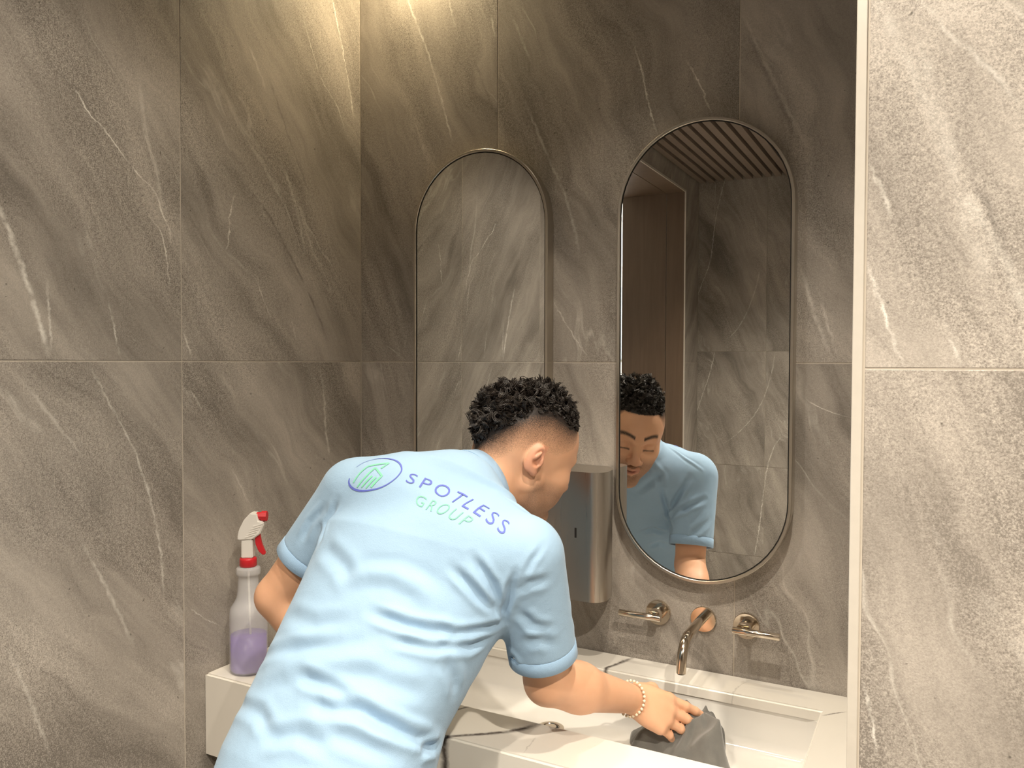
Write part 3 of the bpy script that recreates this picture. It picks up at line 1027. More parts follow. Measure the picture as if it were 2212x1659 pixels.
# torso stations: centre, half width, half depth, lateral axis drop (z per x)
TOR = [((0.566, -0.875, 0.760), 0.180, 0.130, 0.00),
       ((0.566, -0.815, 0.880), 0.176, 0.126, 0.00),
       ((0.570, -0.735, 1.000), 0.168, 0.118, -0.03),
       ((0.588, -0.650, 1.110), 0.182, 0.118, -0.10),
       ((0.608, -0.580, 1.200), 0.203, 0.118, -0.17),
       ((0.615, -0.530, 1.262), 0.180, 0.100, -0.20),
       ((0.622, -0.490, 1.310), 0.100, 0.070, -0.20)]
TA = nrm(np.array(TOR[-1][0]) - np.array(TOR[0][0]))
TN = nrm(np.cross([1, 0, 0], TA))            # points up and back (towards the camera side)
if TN[1] > 0:
    TN = -TN

def p_torso(off, k=0.03):
    C = np.array([s[0] for s in TOR])
    T = (C - C[0]) @ TA
    aw = np.array([s[1] for s in TOR]) + off
    bd = np.array([s[2] for s in TOR]) + off
    dr = np.array([s[3] for s in TOR])
    TAf, C0 = TA.astype(f32), C[0].astype(f32)
    def f(P):
        t = (P - C0) @ TAf
        c = np.stack([np.interp(t, T, C[:, i]) for i in range(3)], 1).astype(f32)
        a = np.interp(t, T, aw).astype(f32)
        b = np.interp(t, T, bd).astype(f32)
        d = np.interp(t, T, dr).astype(f32)
        q = P - c
        lx = np.stack([np.ones_like(d), np.zeros_like(d), d], 1)
        lx /= np.sqrt((lx * lx).sum(1))[:, None]
        nn = np.cross(lx, TAf)
        nn /= np.sqrt((nn * nn).sum(1))[:, None]
        x = np.abs((q * lx).sum(1)) / a
        y = np.abs((q * nn).sum(1)) / b
        e = f32(2.3)
        m = (x ** e + y ** e) ** f32(1 / 2.3)
        dd = (m - 1) * np.minimum(a, b)
        return np.maximum(dd, np.maximum(-t, t - f32(T[-1] + 0.01))).astype(f32)
    mid = (C[0] + C[-1]) / 2
    return dict(f=f, c=mid, r=float(T[-1]) / 2 + 0.22, k=k, op='add')

# ------------------------------------------------------------------ body: head, neck, arms, hands, trunk
def head_prims():
    E = []
    def ell(c, r, k=0.014, op='add', rot=None):
        Rm = HM if rot is None else HM @ rot
        E.append(p_ell(hp(*c), np.array(r) * HS, Rm, k * HS, op))
    def con(a, b, r1, r2, k=0.012, op='add'):
        q = p_cone(hp(*a), hp(*b), r1 * HS, r2 * HS, k * HS)
        q['op'] = op
        E.append(q)
    def rx(a):
        c, s = math.cos(a), math.sin(a)
        return np.array([[1, 0, 0], [0, c, -s], [0, s, c]])
    ell((0, -0.014, 0.030), (0.0755, 0.096, 0.086))
    ell((0, 0.020, 0.020), (0.067, 0.072, 0.072), 0.03)
    ell((0, 0.026, -0.035), (0.059, 0.062, 0.078), 0.03)
    ell((0, -0.040, -0.025), (0.058, 0.055, 0.060), 0.03)
    for s in (-1, 1):
        con((0.056 * s, 0.000, -0.052), (0.045 * s, 0.020, -0.080), 0.020, 0.018, 0.02)
        con((0.045 * s, 0.020, -0.080), (0.012 * s, 0.073, -0.104), 0.018, 0.015, 0.025)
        ell((0.041 * s, 0.056, -0.028), (0.024, 0.026, 0.022), 0.022)
        ell((0.034 * s, 0.058, -0.060), (0.021, 0.023, 0.024), 0.022)
    ell((0, 0.078, -0.103), (0.019, 0.015, 0.014), 0.018)
    con((-0.040, 0.074, 0.017), (-0.012, 0.087, 0.015), 0.0085, 0.0085, 0.012)
    con((0.040, 0.074, 0.017), (0.012, 0.087, 0.015), 0.0085, 0.0085, 0.012)
    for s in (-1, 1):
        ell((0.031 * s, 0.096, -0.003), (0.016, 0.018, 0.011), 0.012, 'sub')
    for s in (-1, 1):
        ell((0.031 * s, 0.0735, -0.003), (0.0150, 0.0135, 0.0115), 0.003)
        ell((0.031 * s, 0.0755, -0.0095), (0.0150, 0.0120, 0.0030), 0.003)
    con((0, 0.085, 0.012), (0, 0.106, -0.034), 0.0072, 0.0105, 0.010)
    ell((0, 0.107, -0.037), (0.0115, 0.011, 0.0095), 0.006)
    for s in (-1, 1):
        ell((0.0125 * s, 0.098, -0.041), (0.0080, 0.0110, 0.0080), 0.005)
    for s in (-1, 1):
        ell((0.0065 * s, 0.104, -0.0475), (0.0038, 0.0060, 0.0040), 0.003, 'sub')
    con((-0.022, 0.083, -0.0675), (0, 0.0915, -0.0635), 0.0040, 0.0062, 0.006)
    con((0.022, 0.083, -0.0675), (0, 0.0915, -0.0635), 0.0040, 0.0062, 0.006)
    con((-0.021, 0.081, -0.0740), (0, 0.0895, -0.0765), 0.0045, 0.0075, 0.006)
    con((0.021, 0.081, -0.0740), (0, 0.0895, -0.0765), 0.0045, 0.0075, 0.006)
    ell((0, 0.097, -0.0702), (0.0235, 0.010, 0.0016), 0.003, 'sub')
    # ears
    for s in (-1, 1):
        tilt = rx(-0.20)
        flare = np.array([[math.cos(0.42 * s), -math.sin(0.42 * s), 0], [math.sin(0.42 * s), math.cos(0.42 * s), 0], [0, 0, 1]])
        ell((0.0795 * s, -0.026, -0.004), (0.0075, 0.0155, 0.0270), 0.008, 'add', flare.T @ tilt)
        ell((0.0872 * s, -0.022, 0.000), (0.0080, 0.0095, 0.0170), 0.004, 'sub', flare.T @ tilt)
        ell((0.0800 * s, -0.012, -0.008), (0.0050, 0.0045, 0.0075), 0.005, 'add', tilt)
        ell((0.0865 * s, -0.019, -0.010), (0.0070, 0.0050, 0.0060), 0.003, 'sub', tilt)
        ell((0.0845 * s, -0.025, 0.003), (0.0045, 0.0030, 0.0100), 0.004, 'add', flare.T @ rx(-0.5))
        ell((0.0790 * s, -0.017, -0.028), (0.0060, 0.0065, 0.0065), 0.008, 'add', tilt)
    return E

def hand_prims(W, hd, ac, bends, thumb, lens=1.0, seed=0):
    hd = nrm(hd)
    ac = np.asarray(ac, float)
    ac = nrm(ac - hd * (ac @ hd))
    pn = np.cross(hd, ac)
    if pn[2] > 0:
        pn = -pn
    E = []
    K0 = W + hd * 0.082 * lens
    kn = [(-0.031, -0.004), (-0.0095, 0.002), (0.0115, -0.001), (0.031, -0.011)]
    FL = [(0.041, 0.026, 0.020), (0.045, 0.029, 0.021), (0.042, 0.027, 0.020), (0.033, 0.021, 0.018)]
    RD = [0.0098, 0.0100, 0.0094, 0.0084]
    E.append(p_ell(W + hd * 0.046, (0.044, 0.040, 0.0165), np.stack([hd, ac, pn], 1), 0.012))
    for i in range(4):
        K = K0 + ac * kn[i][0] * lens + hd * kn[i][1]
        E.append(p_cone(W + ac * kn[i][0] * 0.55 + hd * 0.012, K, 0.0165, 0.0128, 0.010))
        p, a = K, 0.0
        sp = (i - 1.5) * 0.015
        for j in range(3):
            a += math.radians(bends[i][j])
            d = nrm(hd * math.cos(a) + pn * math.sin(a) + ac * sp)
            q = p + d * FL[i][j] * lens
            E.append(p_cone(p, q, RD[i] * (1 - 0.08 * j), RD[i] * (1 - 0.08 * (j + 1)), 0.004 if j else 0.007))
            p = q
    tb = [W + hd * a * lens + ac * b * lens + pn * c * lens for a, b, c in thumb]
    rr = [0.0175, 0.0135, 0.0112, 0.0095]
    for j in range(len(tb) - 1):
        E.append(p_cone(tb[j], tb[j + 1], rr[j], rr[j + 1], 0.008))
    return E

BODY = [p_torso(-0.016)]
BODY += [p_cone(NB - np.array([0.0, 0.02, 0.03]), NT_, 0.066, 0.057, 0.03),
         p_cone(NB + np.array([-0.03, -0.01, -0.02]), LS + np.array([0.02, 0, -0.01]), 0.050, 0.045, 0.03),
         p_cone(NB + np.array([0.03, -0.01, -0.03]), RS + np.array([-0.02, 0, -0.01]), 0.050, 0.045, 0.03)]
def arm(S, E_, W, bulge):
    out = [p_cone(S, E_, 0.051, 0.041, 0.02)]
    d = nrm(W - E_)
    out.append(p_cone(E_, E_ + (W - E_) * 0.35, 0.0405, 0.0425, 0.012))
    out.append(p_cone(E_ + (W - E_) * 0.35, W - d * 0.01, 0.0425, 0.0285, 0.02))
    out.append(p_ell(E_ + (W - E_) * 0.22 + bulge * 0.010, (0.038, 0.038, 0.060), np.stack([nrm(np.cross(d, [0.3, 0.2, 1])), nrm(np.cross(d, nrm(np.cross(d, [0.3, 0.2, 1])))), d], 1), 0.02))
    return out
BODY += arm(LS, LE, LW, np.array([-0.5, 0.2, 0]))
BODY += arm(RS, RE, RW, np.array([0.6, -0.2, 0.5]))
RHD = nrm([0.74, 0.52, -0.44])
RAC = [0.12, -0.58, -0.80]
BODY += hand_prims(RW, RHD, RAC, [(2, 10, 8), (8, 16, 12), (16, 22, 14), (24, 26, 16)],
                   [(0.012, -0.022, 0.008), (0.046, -0.040, 0.018), (0.068, -0.034, 0.038), (0.078, -0.020, 0.056)])
LHD = nrm([0.22, 0.93, -0.22])
BODY += hand_prims(LW, LHD, [-1, 0.2, 0.0], [(4, 8, 8), (4, 8, 8), (4, 8, 8), (4, 8, 8)],
                   [(0.012, -0.022, 0.008), (0.040, -0.044, 0.012), (0.066, -0.060, 0.012), (0.088, -0.066, 0.012)])
BODY += head_prims()
# trunk ends inside the trousers
xs = axis_coords(0.16, 1.08, [(0.585, 0.835), (0.86, 1.05)], 0.0022, 0.0045)
ys = axis_coords(-1.03, -0.10, [(-0.47, -0.11)], 0.0022, 0.0045)
zs = axis_coords(0.72, 1.50, [(0.76, 0.90), (1.235, 1.50)], 0.0022, 0.0045)
BV, BF = surface(BODY, xs, ys, zs)
BV = relax(BV, BF, 1, 0.35)

# skin tint attribute in head coordinates
def zl_hair(phi):
    return np.interp(phi, [0, 28, 40, 55, 90, 125, 150, 180], [0.080, 0.079, 0.074, 0.074, 0.082, 0.070, 0.022, -0.028])

def head_tint(V):
    q = ((V - HC) @ HM) / HS
    phi = np.degrees(np.abs(np.arctan2(q[:, 0], q[:, 1] + 0.014)))
    rr = np.linalg.norm(q, axis=1)
    onh = (rr < 0.15)
    zl = zl_hair(phi)
    fade = np.interp(phi, [0, 30, 45, 70, 100, 140, 180], [0.006, 0.008, 0.040, 0.068, 0.078, 0.075, 0.040])
    st = np.clip((q[:, 2] - (zl - fade)) / fade, 0, 1)
    st = np.where(q[:, 2] > zl - 0.004, 1.0, st * 0.92)
    st[(phi < 32) & (q[:, 2] < 0.06)] = 0
    # ears stay bare
    ear = (np.abs(q[:, 0]) > 0.0750) & (np.abs(q[:, 1] + 0.026) < 0.019) & (q[:, 2] < 0.024) & (q[:, 2] > -0.05)
    st[ear] = 0
    # beard shadow: jaw, chin, upper lip, sideburn
    jaw = np.clip((-0.030 - q[:, 2] + 0.10 * np.clip(0.05 - q[:, 1], 0, 1)) / 0.024, 0, 1) * np.clip((q[:, 1] + 0.012) / 0.014, 0, 1)
    jaw *= np.clip((q[:, 2] + 0.128) / 0.02, 0, 1)
    mouth = (np.abs(q[:, 0]) < 0.021) & (np.abs(q[:, 2] + 0.070) < 0.0095) & (q[:, 1] > 0.075)
    jaw[mouth] = 0
    jaw[ear] = 0
    bx = np.abs(q[:, 0])
    bz = 0.0215 + 0.006 * np.sin(np.clip((bx - 0.012) / 0.034, 0, 1) * 2.3) 
    brow = np.clip(1.25 - np.abs(q[:, 2] - bz) / 0.0050, 0, 1) * (bx > 0.011) * np.clip((0.051 - bx) / 0.006, 0, 1) * (q[:, 1] > 0.045)
    lash = np.clip(1.2 - np.abs(q[:, 2] + 0.0125 - 0.0 * bx) / 0.0028, 0, 1) * (np.abs(bx - 0.031) < 0.0145) * (q[:, 1] > 0.065)
    lips = np.clip(1.3 - np.abs(q[:, 2] + 0.0700 - 0.0) / 0.0095, 0, 1) * np.clip((0.0245 - bx) / 0.004, 0, 1) * (q[:, 1] > 0.076)
    red = np.clip(ear * 0.8 + np.clip(1 - np.linalg.norm(q - np.array([0, 0.108, -0.036]), axis=1) / 0.03, 0, 1) * 0.6, 0, 1)
    o = np.zeros((len(V), 4), f32)
    o[:, 0] = np.maximum(st, brow * 0.8) * onh
    o[:, 0] = np.maximum(o[:, 0], lash * 0.7 * onh)
    o[:, 1] = lips * onh
    o[:, 2] = jaw * onh
    o[:, 3] = red * onh
    return o

def skin_mat():
    t = NT('skin')
    pos = t.n('ShaderNodeNewGeometry').outputs['Position']
    at = t.n('ShaderNodeAttribute', attribute_name='tint')
    sp = t.n('ShaderNodeSeparateColor')
    t.put(sp.inputs[0], at.outputs['Color'])
    st, li, jw, rd = sp.outputs[0], sp.outputs[1], sp.outputs[2], at.outputs['Alpha']
    n1 = t.noise(pos, 35.0, 3)
    col = t.mix(n1, (0.74, 0.405, 0.240), (0.81, 0.465, 0.295))
    col = t.mix(t.math('MULTIPLY', rd, 0.5), col, (0.58, 0.20, 0.14))
    col = t.mix(t.math('MULTIPLY', li, 0.75), col, (0.42, 0.15, 0.12))
    hn = t.noise(pos, 900.0, 2, 0.7)
    jj = t.math('MULTIPLY', t.maprange(hn, 0.30, 0.62, 0.40, 1.0), t.math('MULTIPLY', jw, 0.70))
    col = t.mix(jj, col, (0.075, 0.048, 0.036))
    ss = t.math('MULTIPLY', t.maprange(t.math('ADD', t.noise(pos, 800.0, 2, 0.7), t.math('MULTIPLY', st, 0.75)), 0.50, 1.12), t.maprange(st, 0.0, 0.12))
    col = t.mix(ss, col, (0.022, 0.016, 0.014))
    t.set(Base_Color=col, Roughness=0.48)
    t.b.inputs['Subsurface Weight'].default_value = 0.12
    t.b.inputs['Subsurface Radius'].default_value = (0.012, 0.005, 0.003)
    t.bump(t.noise(pos, 260.0, 3), 0.08, 0.001)
    return t.m
M_SKIN = skin_mat()
bme = np_mesh('body', BV, BF)
ca = bme.color_attributes.new('tint', 'FLOAT_COLOR', 'POINT')
ca.data.foreach_set('color', head_tint(BV).ravel())
person = add('person', bme, M_SKIN)
tag(person, 'person in light blue polo shirt bending over the basin with a grey cloth', 'person')

# ------------------------------------------------------------------ hair
def make_hair():
    rng = np.random.RandomState(5)
    q = ((BV - HC) @ HM) / HS
    BN = vnormals(BV, BF)
    phi = np.degrees(np.abs(np.arctan2(q[:, 0], q[:, 1] + 0.014)))
    ok = (np.linalg.norm(q, axis=1) < 0.135) & (q[:, 2] > zl_hair(phi) - 0.002 + np.where(phi < 60, 0.004, 1.0) * np.abs(rng.normal(0, 0.006, len(q)))) & (np.abs(q[:, 0]) < 0.080)
    ids = np.nonzero(ok)[0]
    pick = rng.choice(ids, min(620, len(ids)), replace=False)
    V, F = [], []
    base = 0
    ns, npt = 4, 12
    for i in pick:                     # each pick is one curly lock of several strands
        p, n = BV[i], BN[i]
        m = q[i, 2] - zl_hair(phi[i])
        edge = np.clip(m / 0.035, 0.0, 1.0)
        Lh = (0.007 + 0.021 * edge) * rng.uniform(0.75, 1.2)
        ax = nrm(n + rng.normal(0, 0.30, 3) + np.array([0, 0, 0.12]))
        a = nrm(np.cross(ax, rng.normal(0, 1, 3)))
        b = np.cross(ax, a)
        R = rng.uniform(0.0040, 0.0085) * (0.35 + 0.65 * edge)
        turns = rng.uniform(0.7, 1.35) * rng.choice([-1, 1])
        ph = rng.uniform(0, 6.28)
        tg = np.stack([a, b], 1)
        for _ in range(9):
            o2 = tg @ rng.normal(0, 0.0026, 2)
            ph2, R2, L2 = ph + rng.normal(0, 0.22), R * rng.uniform(0.8, 1.2), Lh * rng.uniform(0.85, 1.1)
            pts = []
            for k in range(npt):
                t_ = k / (npt - 1)
                w = ph2 + turns * 2 * math.pi * t_
                rr = R2 * min(1, t_ * 2.5 + 0.1)
                pts.append(p + o2 * (1 - 0.55 * t_) - n * 0.002 + ax * L2 * t_ + (a * math.cos(w) + b * math.sin(w)) * rr)
            rad = [0.0011 * (1 - 0.6 * (k / (npt - 1)) ** 2) for k in range(npt)]
            tv, tf = tube_data(pts, rad, ns, False)
            V += tv
            F += [tuple(x + base for x in f) for f in tf]
            base += len(tv)
    return mesh_from('hair', V, F)
def hair_mat():
    t = NT('hair_black')
    pos = t.n('ShaderNodeNewGeometry').outputs['Position']
    t.set(Base_Color=t.mix(t.noise(pos, 90.0, 2), (0.010, 0.008, 0.007), (0.035, 0.026, 0.021)), Roughness=0.36)
    return t.m
add('hair', make_hair(), hair_mat(), person, True)

# ------------------------------------------------------------------ polo shirt
def cut_cone(a, b, r1, r2, k, n, o):
    q = p_cone(a, b, r1, r2, k)
    f0 = q['f']
    n, o = np.asarray(n, f32), np.asarray(o, f32)
    q['f'] = lambda P: np.maximum(f0(P), (P - o) @ n)
    return q
RH = RS + (RE - RS) * 0.70
LH = LS + (LE - LS) * 0.58
rdir, ldir = nrm(RE - RS), nrm(LE - LS)
CUFF = 0.026
SHIRT = [p_torso(0.004),
         p_cone(NB + np.array([-0.02, -0.015, -0.02]), LS + np.array([0.012, 0, 0.004]), 0.066, 0.062, 0.035),
         p_cone(NB + np.array([0.03, -0.012, -0.03]), RS + np.array([-0.012, 0, 0.004]), 0.066, 0.062, 0.035),
         cut_cone(LS, LH + ldir * 0.03, 0.064, 0.056, 0.022, ldir, LH),
         cut_cone(RS, RH + rdir * 0.03, 0.066, 0.060, 0.020, rdir, RH),
         p_ell(RS + np.array([-0.095, -0.045, 0.005]), (0.085, 0.055, 0.075), None, 0.04),
         p_ell(LS + np.array([0.095, -0.020, 0.010]), (0.090, 0.055, 0.060), None, 0.04)]
na = nrm(NT_ - NB)
SHIRT.append(p_ell((0.560, -0.515, 1.310), (0.120, 0.080, 0.066), None, 0.05))
SHIRT.append(p_ell((0.625, -0.490, 1.325), (0.075, 0.060, 0.060), None, 0.04))
SHIRT.append(sub(p_cone(NB + na * 0.035, NB + na * 0.2, 0.072, 0.09), 0.006))
xs = axis_coords(0.20, 1.00, [], 0.0032, 0.0032)
ys = axis_coords(-1.06, -0.34, [], 0.0032, 0.0032)
zs = axis_coords(0.74, 1.46, [], 0.0032, 0.0032)
SV, SF = surface(SHIRT, xs, ys, zs)
SV = relax(SV, SF, 2, 0.5)

def fabric(name, col, rib=False):
    t = NT(name)
    pos = t.n('ShaderNodeNewGeometry').outputs['Position']
    c = t.mix(t.noise(pos, 14.0, 3), tuple(x * 0.96 for x in col), tuple(min(1, x * 1.03) for x in col))
    t.set(Base_Color=c, Roughness=0.85)
    t.b.inputs['Sheen Weight'].default_value = 0.15
    t.b.inputs['Specular IOR Level'].default_value = 0.2
    h = t.math('ADD', t.math('MULTIPLY', t.noise(pos, 700.0, 2), 0.35), t.math('MULTIPLY', t.noise(pos, 45.0, 4), 0.8))
    t.bump(h, 0.6, 0.0018)
    return t.m
M_SHIRT = fabric('shirt_blue', (0.34, 0.51, 0.70))
M_RIB = fabric('rib_blue', (0.325, 0.495, 0.70))
WRINKLES = [(0.008, 0.0075, [(0.629, -0.764, 1.1557), (0.65, -0.7627, 1.1511), (0.6926, -0.7535, 1.1411), (0.7331, -0.7307, 1.1313), (0.7546, -0.7076, 1.1264)]),
    (0.007, 0.005, [(0.6808, -0.7727, 1.1216), (0.7004, -0.7645, 1.118), (0.7382, -0.7385, 1.106), (0.7511, -0.7225, 1.1017)]),
    (0.008, 0.006, [(0.712, -0.7487, 1.1304), (0.7436, -0.7284, 1.1133), (0.7678, -0.6854, 1.0995), (0.7788, -0.6384, 1.1027)]),
    (0.007, 0.006, [(0.7611, -0.6688, 1.2415), (0.7691, -0.6676, 1.2302), (0.7898, -0.6553, 1.196), (0.792, -0.631, 1.1411)]),
    (0.007, 0.006, [(0.7322, -0.6861, 1.223), (0.7435, -0.6844, 1.2135), (0.7748, -0.6698, 1.1764), (0.7908, -0.6352, 1.1413)]),
    (0.006, 0.007, [(0.7894, -0.6167, 1.1212), (0.7974, -0.6251, 1.148), (0.8143, -0.6358, 1.1907), (0.8252, -0.6374, 1.2159)]),
    (0.007, 0.006, [(0.7891, -0.6177, 1.1214), (0.7752, -0.6701, 1.1216), (0.7527, -0.7115, 1.1236), (0.7235, -0.7334, 1.1409)]),
    (0.01, 0.01, [(0.6475, -0.8436, 1.0418), (0.6687, -0.8395, 1.0348), (0.6978, -0.8304, 1.0199), (0.7222, -0.8118, 1.0052), (0.7412, -0.7723, 0.9803), (0.7413, -0.7404, 0.9567)]),
    (0.01, 0.006, [(0.5877, -0.8578, 1.0385), (0.6115, -0.8579, 1.0349), (0.6522, -0.8482, 1.0333), (0.6734, -0.8377, 1.0337)]),
    (0.009, 0.005, [(0.5392, -0.8356, 1.0681), (0.5708, -0.84, 1.0632), (0.6214, -0.84, 1.0564), (0.6524, -0.8387, 1.0459)]),
    (0.014, -0.005, [(0.6739, -0.7872, 1.1054), (0.6446, -0.8036, 1.0976), (0.5822, -0.8244, 1.0832), (0.472, -0.8306, 1.0516)]),
    (0.013, -0.005, [(0.5574, -0.7459, 1.1864), (0.5991, -0.7293, 1.2063), (0.6451, -0.7217, 1.2081), (0.6889, -0.7189, 1.1943), (0.7211, -0.7166, 1.1728)]),
    (0.009, 0.004, [(0.747, -0.7336, 1.0892), (0.7561, -0.7168, 1.055), (0.7537, -0.7073, 1.0274)]),
    (0.01, 0.004, [(0.4147, -0.8306, 0.9869), (0.4982, -0.8736, 1.008), (0.5472, -0.8939, 0.991)]),
    (0.009, -0.005, [(0.7175, -0.8111, 1.0158), (0.7353, -0.7886, 0.9964), (0.7416, -0.7409, 0.9636)]),
    (0.007, 0.007, [(0.7406, -0.7901, 0.9665), (0.7426, -0.7682, 0.9624), (0.7409, -0.7385, 0.9536)]),
    (0.012, 0.004, [(0.4711, -0.6925, 1.2292), (0.5402, -0.7252, 1.2121), (0.5748, -0.7434, 1.1896)]),
    (0.012, 0.0035, [(0.4481, -0.7601, 1.1211), (0.5362, -0.7895, 1.1276), (0.6028, -0.7778, 1.1422)]),
    (0.01, 0.004, [(0.4219, -0.7879, 1.0504), (0.5181, -0.8129, 1.094), (0.5849, -0.8014, 1.1129)]),
    (0.012, 0.0035, [(0.6361, -0.8187, 1.0803), (0.6943, -0.8028, 1.0643), (0.7367, -0.7658, 1.0449)]),
    (0.008, 0.004, [(0.8171, -0.6132, 1.1438), (0.8356, -0.5987, 1.1194), (0.8594, -0.577, 1.109)]),
    (0.008, 0.0035, [(0.8167, -0.6291, 1.1787), (0.8395, -0.6239, 1.1957), (0.8648, -0.5983, 1.2004)]),
    (0.009, 0.003, [(0.8594, -0.5676, 1.0788), (0.846, -0.5846, 1.0935), (0.8148, -0.5916, 1.0826)]),
    (0.007, 0.004, [(0.4183, -0.6318, 1.2847), (0.3868, -0.6346, 1.2518), (0.3696, -0.6409, 1.2162)]),
    (0.007, 0.004, [(0.4555, -0.6366, 1.3015), (0.4341, -0.6438, 1.258), (0.4476, -0.6779, 1.2278)]),
    (0.005, 0.0025, [(0.8574, -0.6011, 1.2574), (0.8475, -0.6235, 1.2344), (0.8264, -0.6313, 1.1957), (0.8043, -0.6217, 1.152)]),
    (0.011, 0.005, [(0.5242, -0.8993, 0.981), (0.5865, -0.8866, 1.0003), (0.6528, -0.8813, 0.989)]),
    (0.01, 0.004, [(0.6294, -0.8744, 1.0082), (0.6862, -0.8593, 0.9941), (0.7251, -0.8331, 0.9711)]),
    (0.007, 0.007, [(0.7424, -0.5144, 1.1097), (0.7832, -0.4884, 1.181), (0.8131, -0.4982, 1.2343)]),
    (0.007, 0.006, [(0.7519, -0.5099, 1.106), (0.8056, -0.4808, 1.1475), (0.8537, -0.5054, 1.1738)]),
    (0.009, 0.005, [(0.6731, -0.4514, 1.1841), (0.7092, -0.4449, 1.2141), (0.7506, -0.4617, 1.2475)]),
    (0.008, 0.005, [(0.6571, -0.5418, 1.0529), (0.694, -0.537, 1.0685), (0.725, -0.5728, 1.0514)]),
    (0.008, 0.004, [(0.6641, -0.5864, 1.0033), (0.6992, -0.5885, 1.0179), (0.7183, -0.6193, 1.0026)]),
    (0.004, -0.0025, [(0.7451, -0.5222, 1.3134), (0.7938, -0.5181, 1.2833), (0.8464, -0.5206, 1.2495)]),
    (0.006, 0.008, [(0.7439, -0.4631, 1.1946), (0.7473, -0.4883, 1.1517), (0.7525, -0.508, 1.1091), (0.7643, -0.4874, 1.0808)]),
    (0.008, 0.004, [(0.7448, -0.6501, 1.0135), (0.8358, -0.4681, 1.0852), (0.8693, -0.5124, 1.1194)]),
    (0.008, 0.004, [(0.7111, -0.4376, 1.2738), (0.7397, -0.4543, 1.2346), (0.7441, -0.4715, 1.1803)])]
PRINT = dict(word_base=[(0.5911, -0.6164, 1.342), (0.6126, -0.6117, 1.3355), (0.6521, -0.6064, 1.3224), (0.7021, -0.621, 1.3119), (0.7295, -0.6282, 1.3052), (0.7658, -0.632, 1.2898), (0.7984, -0.6323, 1.2709)],
    word_top=[(0.5927, -0.6002, 1.3558), (0.6155, -0.5943, 1.3492), (0.6488, -0.5851, 1.3388), (0.6923, -0.5807, 1.3235), (0.7225, -0.5887, 1.3142), (0.7628, -0.5985, 1.3018), (0.7997, -0.609, 1.2875)],
    sub_base=[(0.6229, -0.6321, 1.3084), (0.6527, -0.639, 1.3008), (0.6945, -0.6484, 1.296), (0.7176, -0.6531, 1.2896), (0.7374, -0.6545, 1.2826)],
    sub_top=[(0.621, -0.6195, 1.3234), (0.6491, -0.618, 1.3157), (0.6898, -0.6251, 1.3107), (0.7156, -0.6337, 1.3049), (0.7478, -0.6376, 1.2945)],
    ring=[(0.4738, -0.6252, 1.3409), (0.4755, -0.6291, 1.3346), (0.4835, -0.6335, 1.3277), (0.5, -0.6379, 1.3232), (0.5212, -0.6395, 1.3239), (0.5444, -0.6369, 1.3287), (0.5615, -0.6303, 1.3365), (0.5724, -0.619, 1.3471), (0.5754, -0.6072, 1.3571), (0.5714, -0.5994, 1.3638), (0.5609, -0.5918, 1.3703), (0.5455, -0.5862, 1.3745), (0.5265, -0.5835, 1.3759), (0.5122, -0.5837, 1.375), (0.4997, -0.5863, 1.3729), (0.4852, -0.5939, 1.3682), (0.4749, -0.6067, 1.3596)],
    strokes=[[(0.4871, -0.6308, 1.3345), (0.4936, -0.6191, 1.3519), (0.5021, -0.608, 1.3627), (0.5428, -0.5978, 1.3698)], [(0.5428, -0.5978, 1.3698), (0.5348, -0.6114, 1.3617)], [(0.4997, -0.6357, 1.3281), (0.511, -0.6265, 1.346), (0.5219, -0.6112, 1.362)], [(0.5219, -0.6112, 1.362), (0.5451, -0.6225, 1.3501), (0.5315, -0.6365, 1.3306)], [(0.5103, -0.6365, 1.329), (0.5251, -0.6247, 1.349)], [(0.521, -0.6374, 1.3284), (0.5344, -0.6257, 1.3475)]])
def seg_dist(P, pl):
    best = np.full(len(P), 9.0)
    par = np.zeros(len(P))
    L = np.cumsum([0] + [np.linalg.norm(np.subtract(b, a)) for a, b in zip(pl, pl[1:])])
    for k, (a, b) in enumerate(zip(pl, pl[1:])):
        a, b = np.array(a), np.array(b)
        ba = b - a
        t = np.clip((P - a) @ ba / (ba @ ba), 0, 1)
        d = np.linalg.norm(P - a - t[:, None] * ba, axis=1)
        m = d < best
        best[m] = d[m]
        par[m] = ((L[k] + t * (L[k + 1] - L[k])) / L[-1])[m]
    return best, par
SN = vnormals(SV, SF)
DISP = np.zeros(len(SV))
for w_, a_, pl in WRINKLES:              # valley (a>0) or ridge (a<0): width m, depth m, points on the cloth
    d, t = seg_dist(SV, pl)
    x = d / w_
    prof = -np.exp(-x * x) + 0.55 * np.exp(-((x - 1.9) / 0.9) ** 2)
    DISP += a_ * prof * np.clip(np.minimum(t, 1 - t) * 4 + 0.15, 0, 1)
SV = SV + SN * DISP[:, None]
SV = relax(SV, SF, 1, 0.3)
shirt = add('polo_shirt', np_mesh('polo_shirt', SV, SF), M_SHIRT, person)
shirt['label'] = 'light blue short sleeved polo shirt'

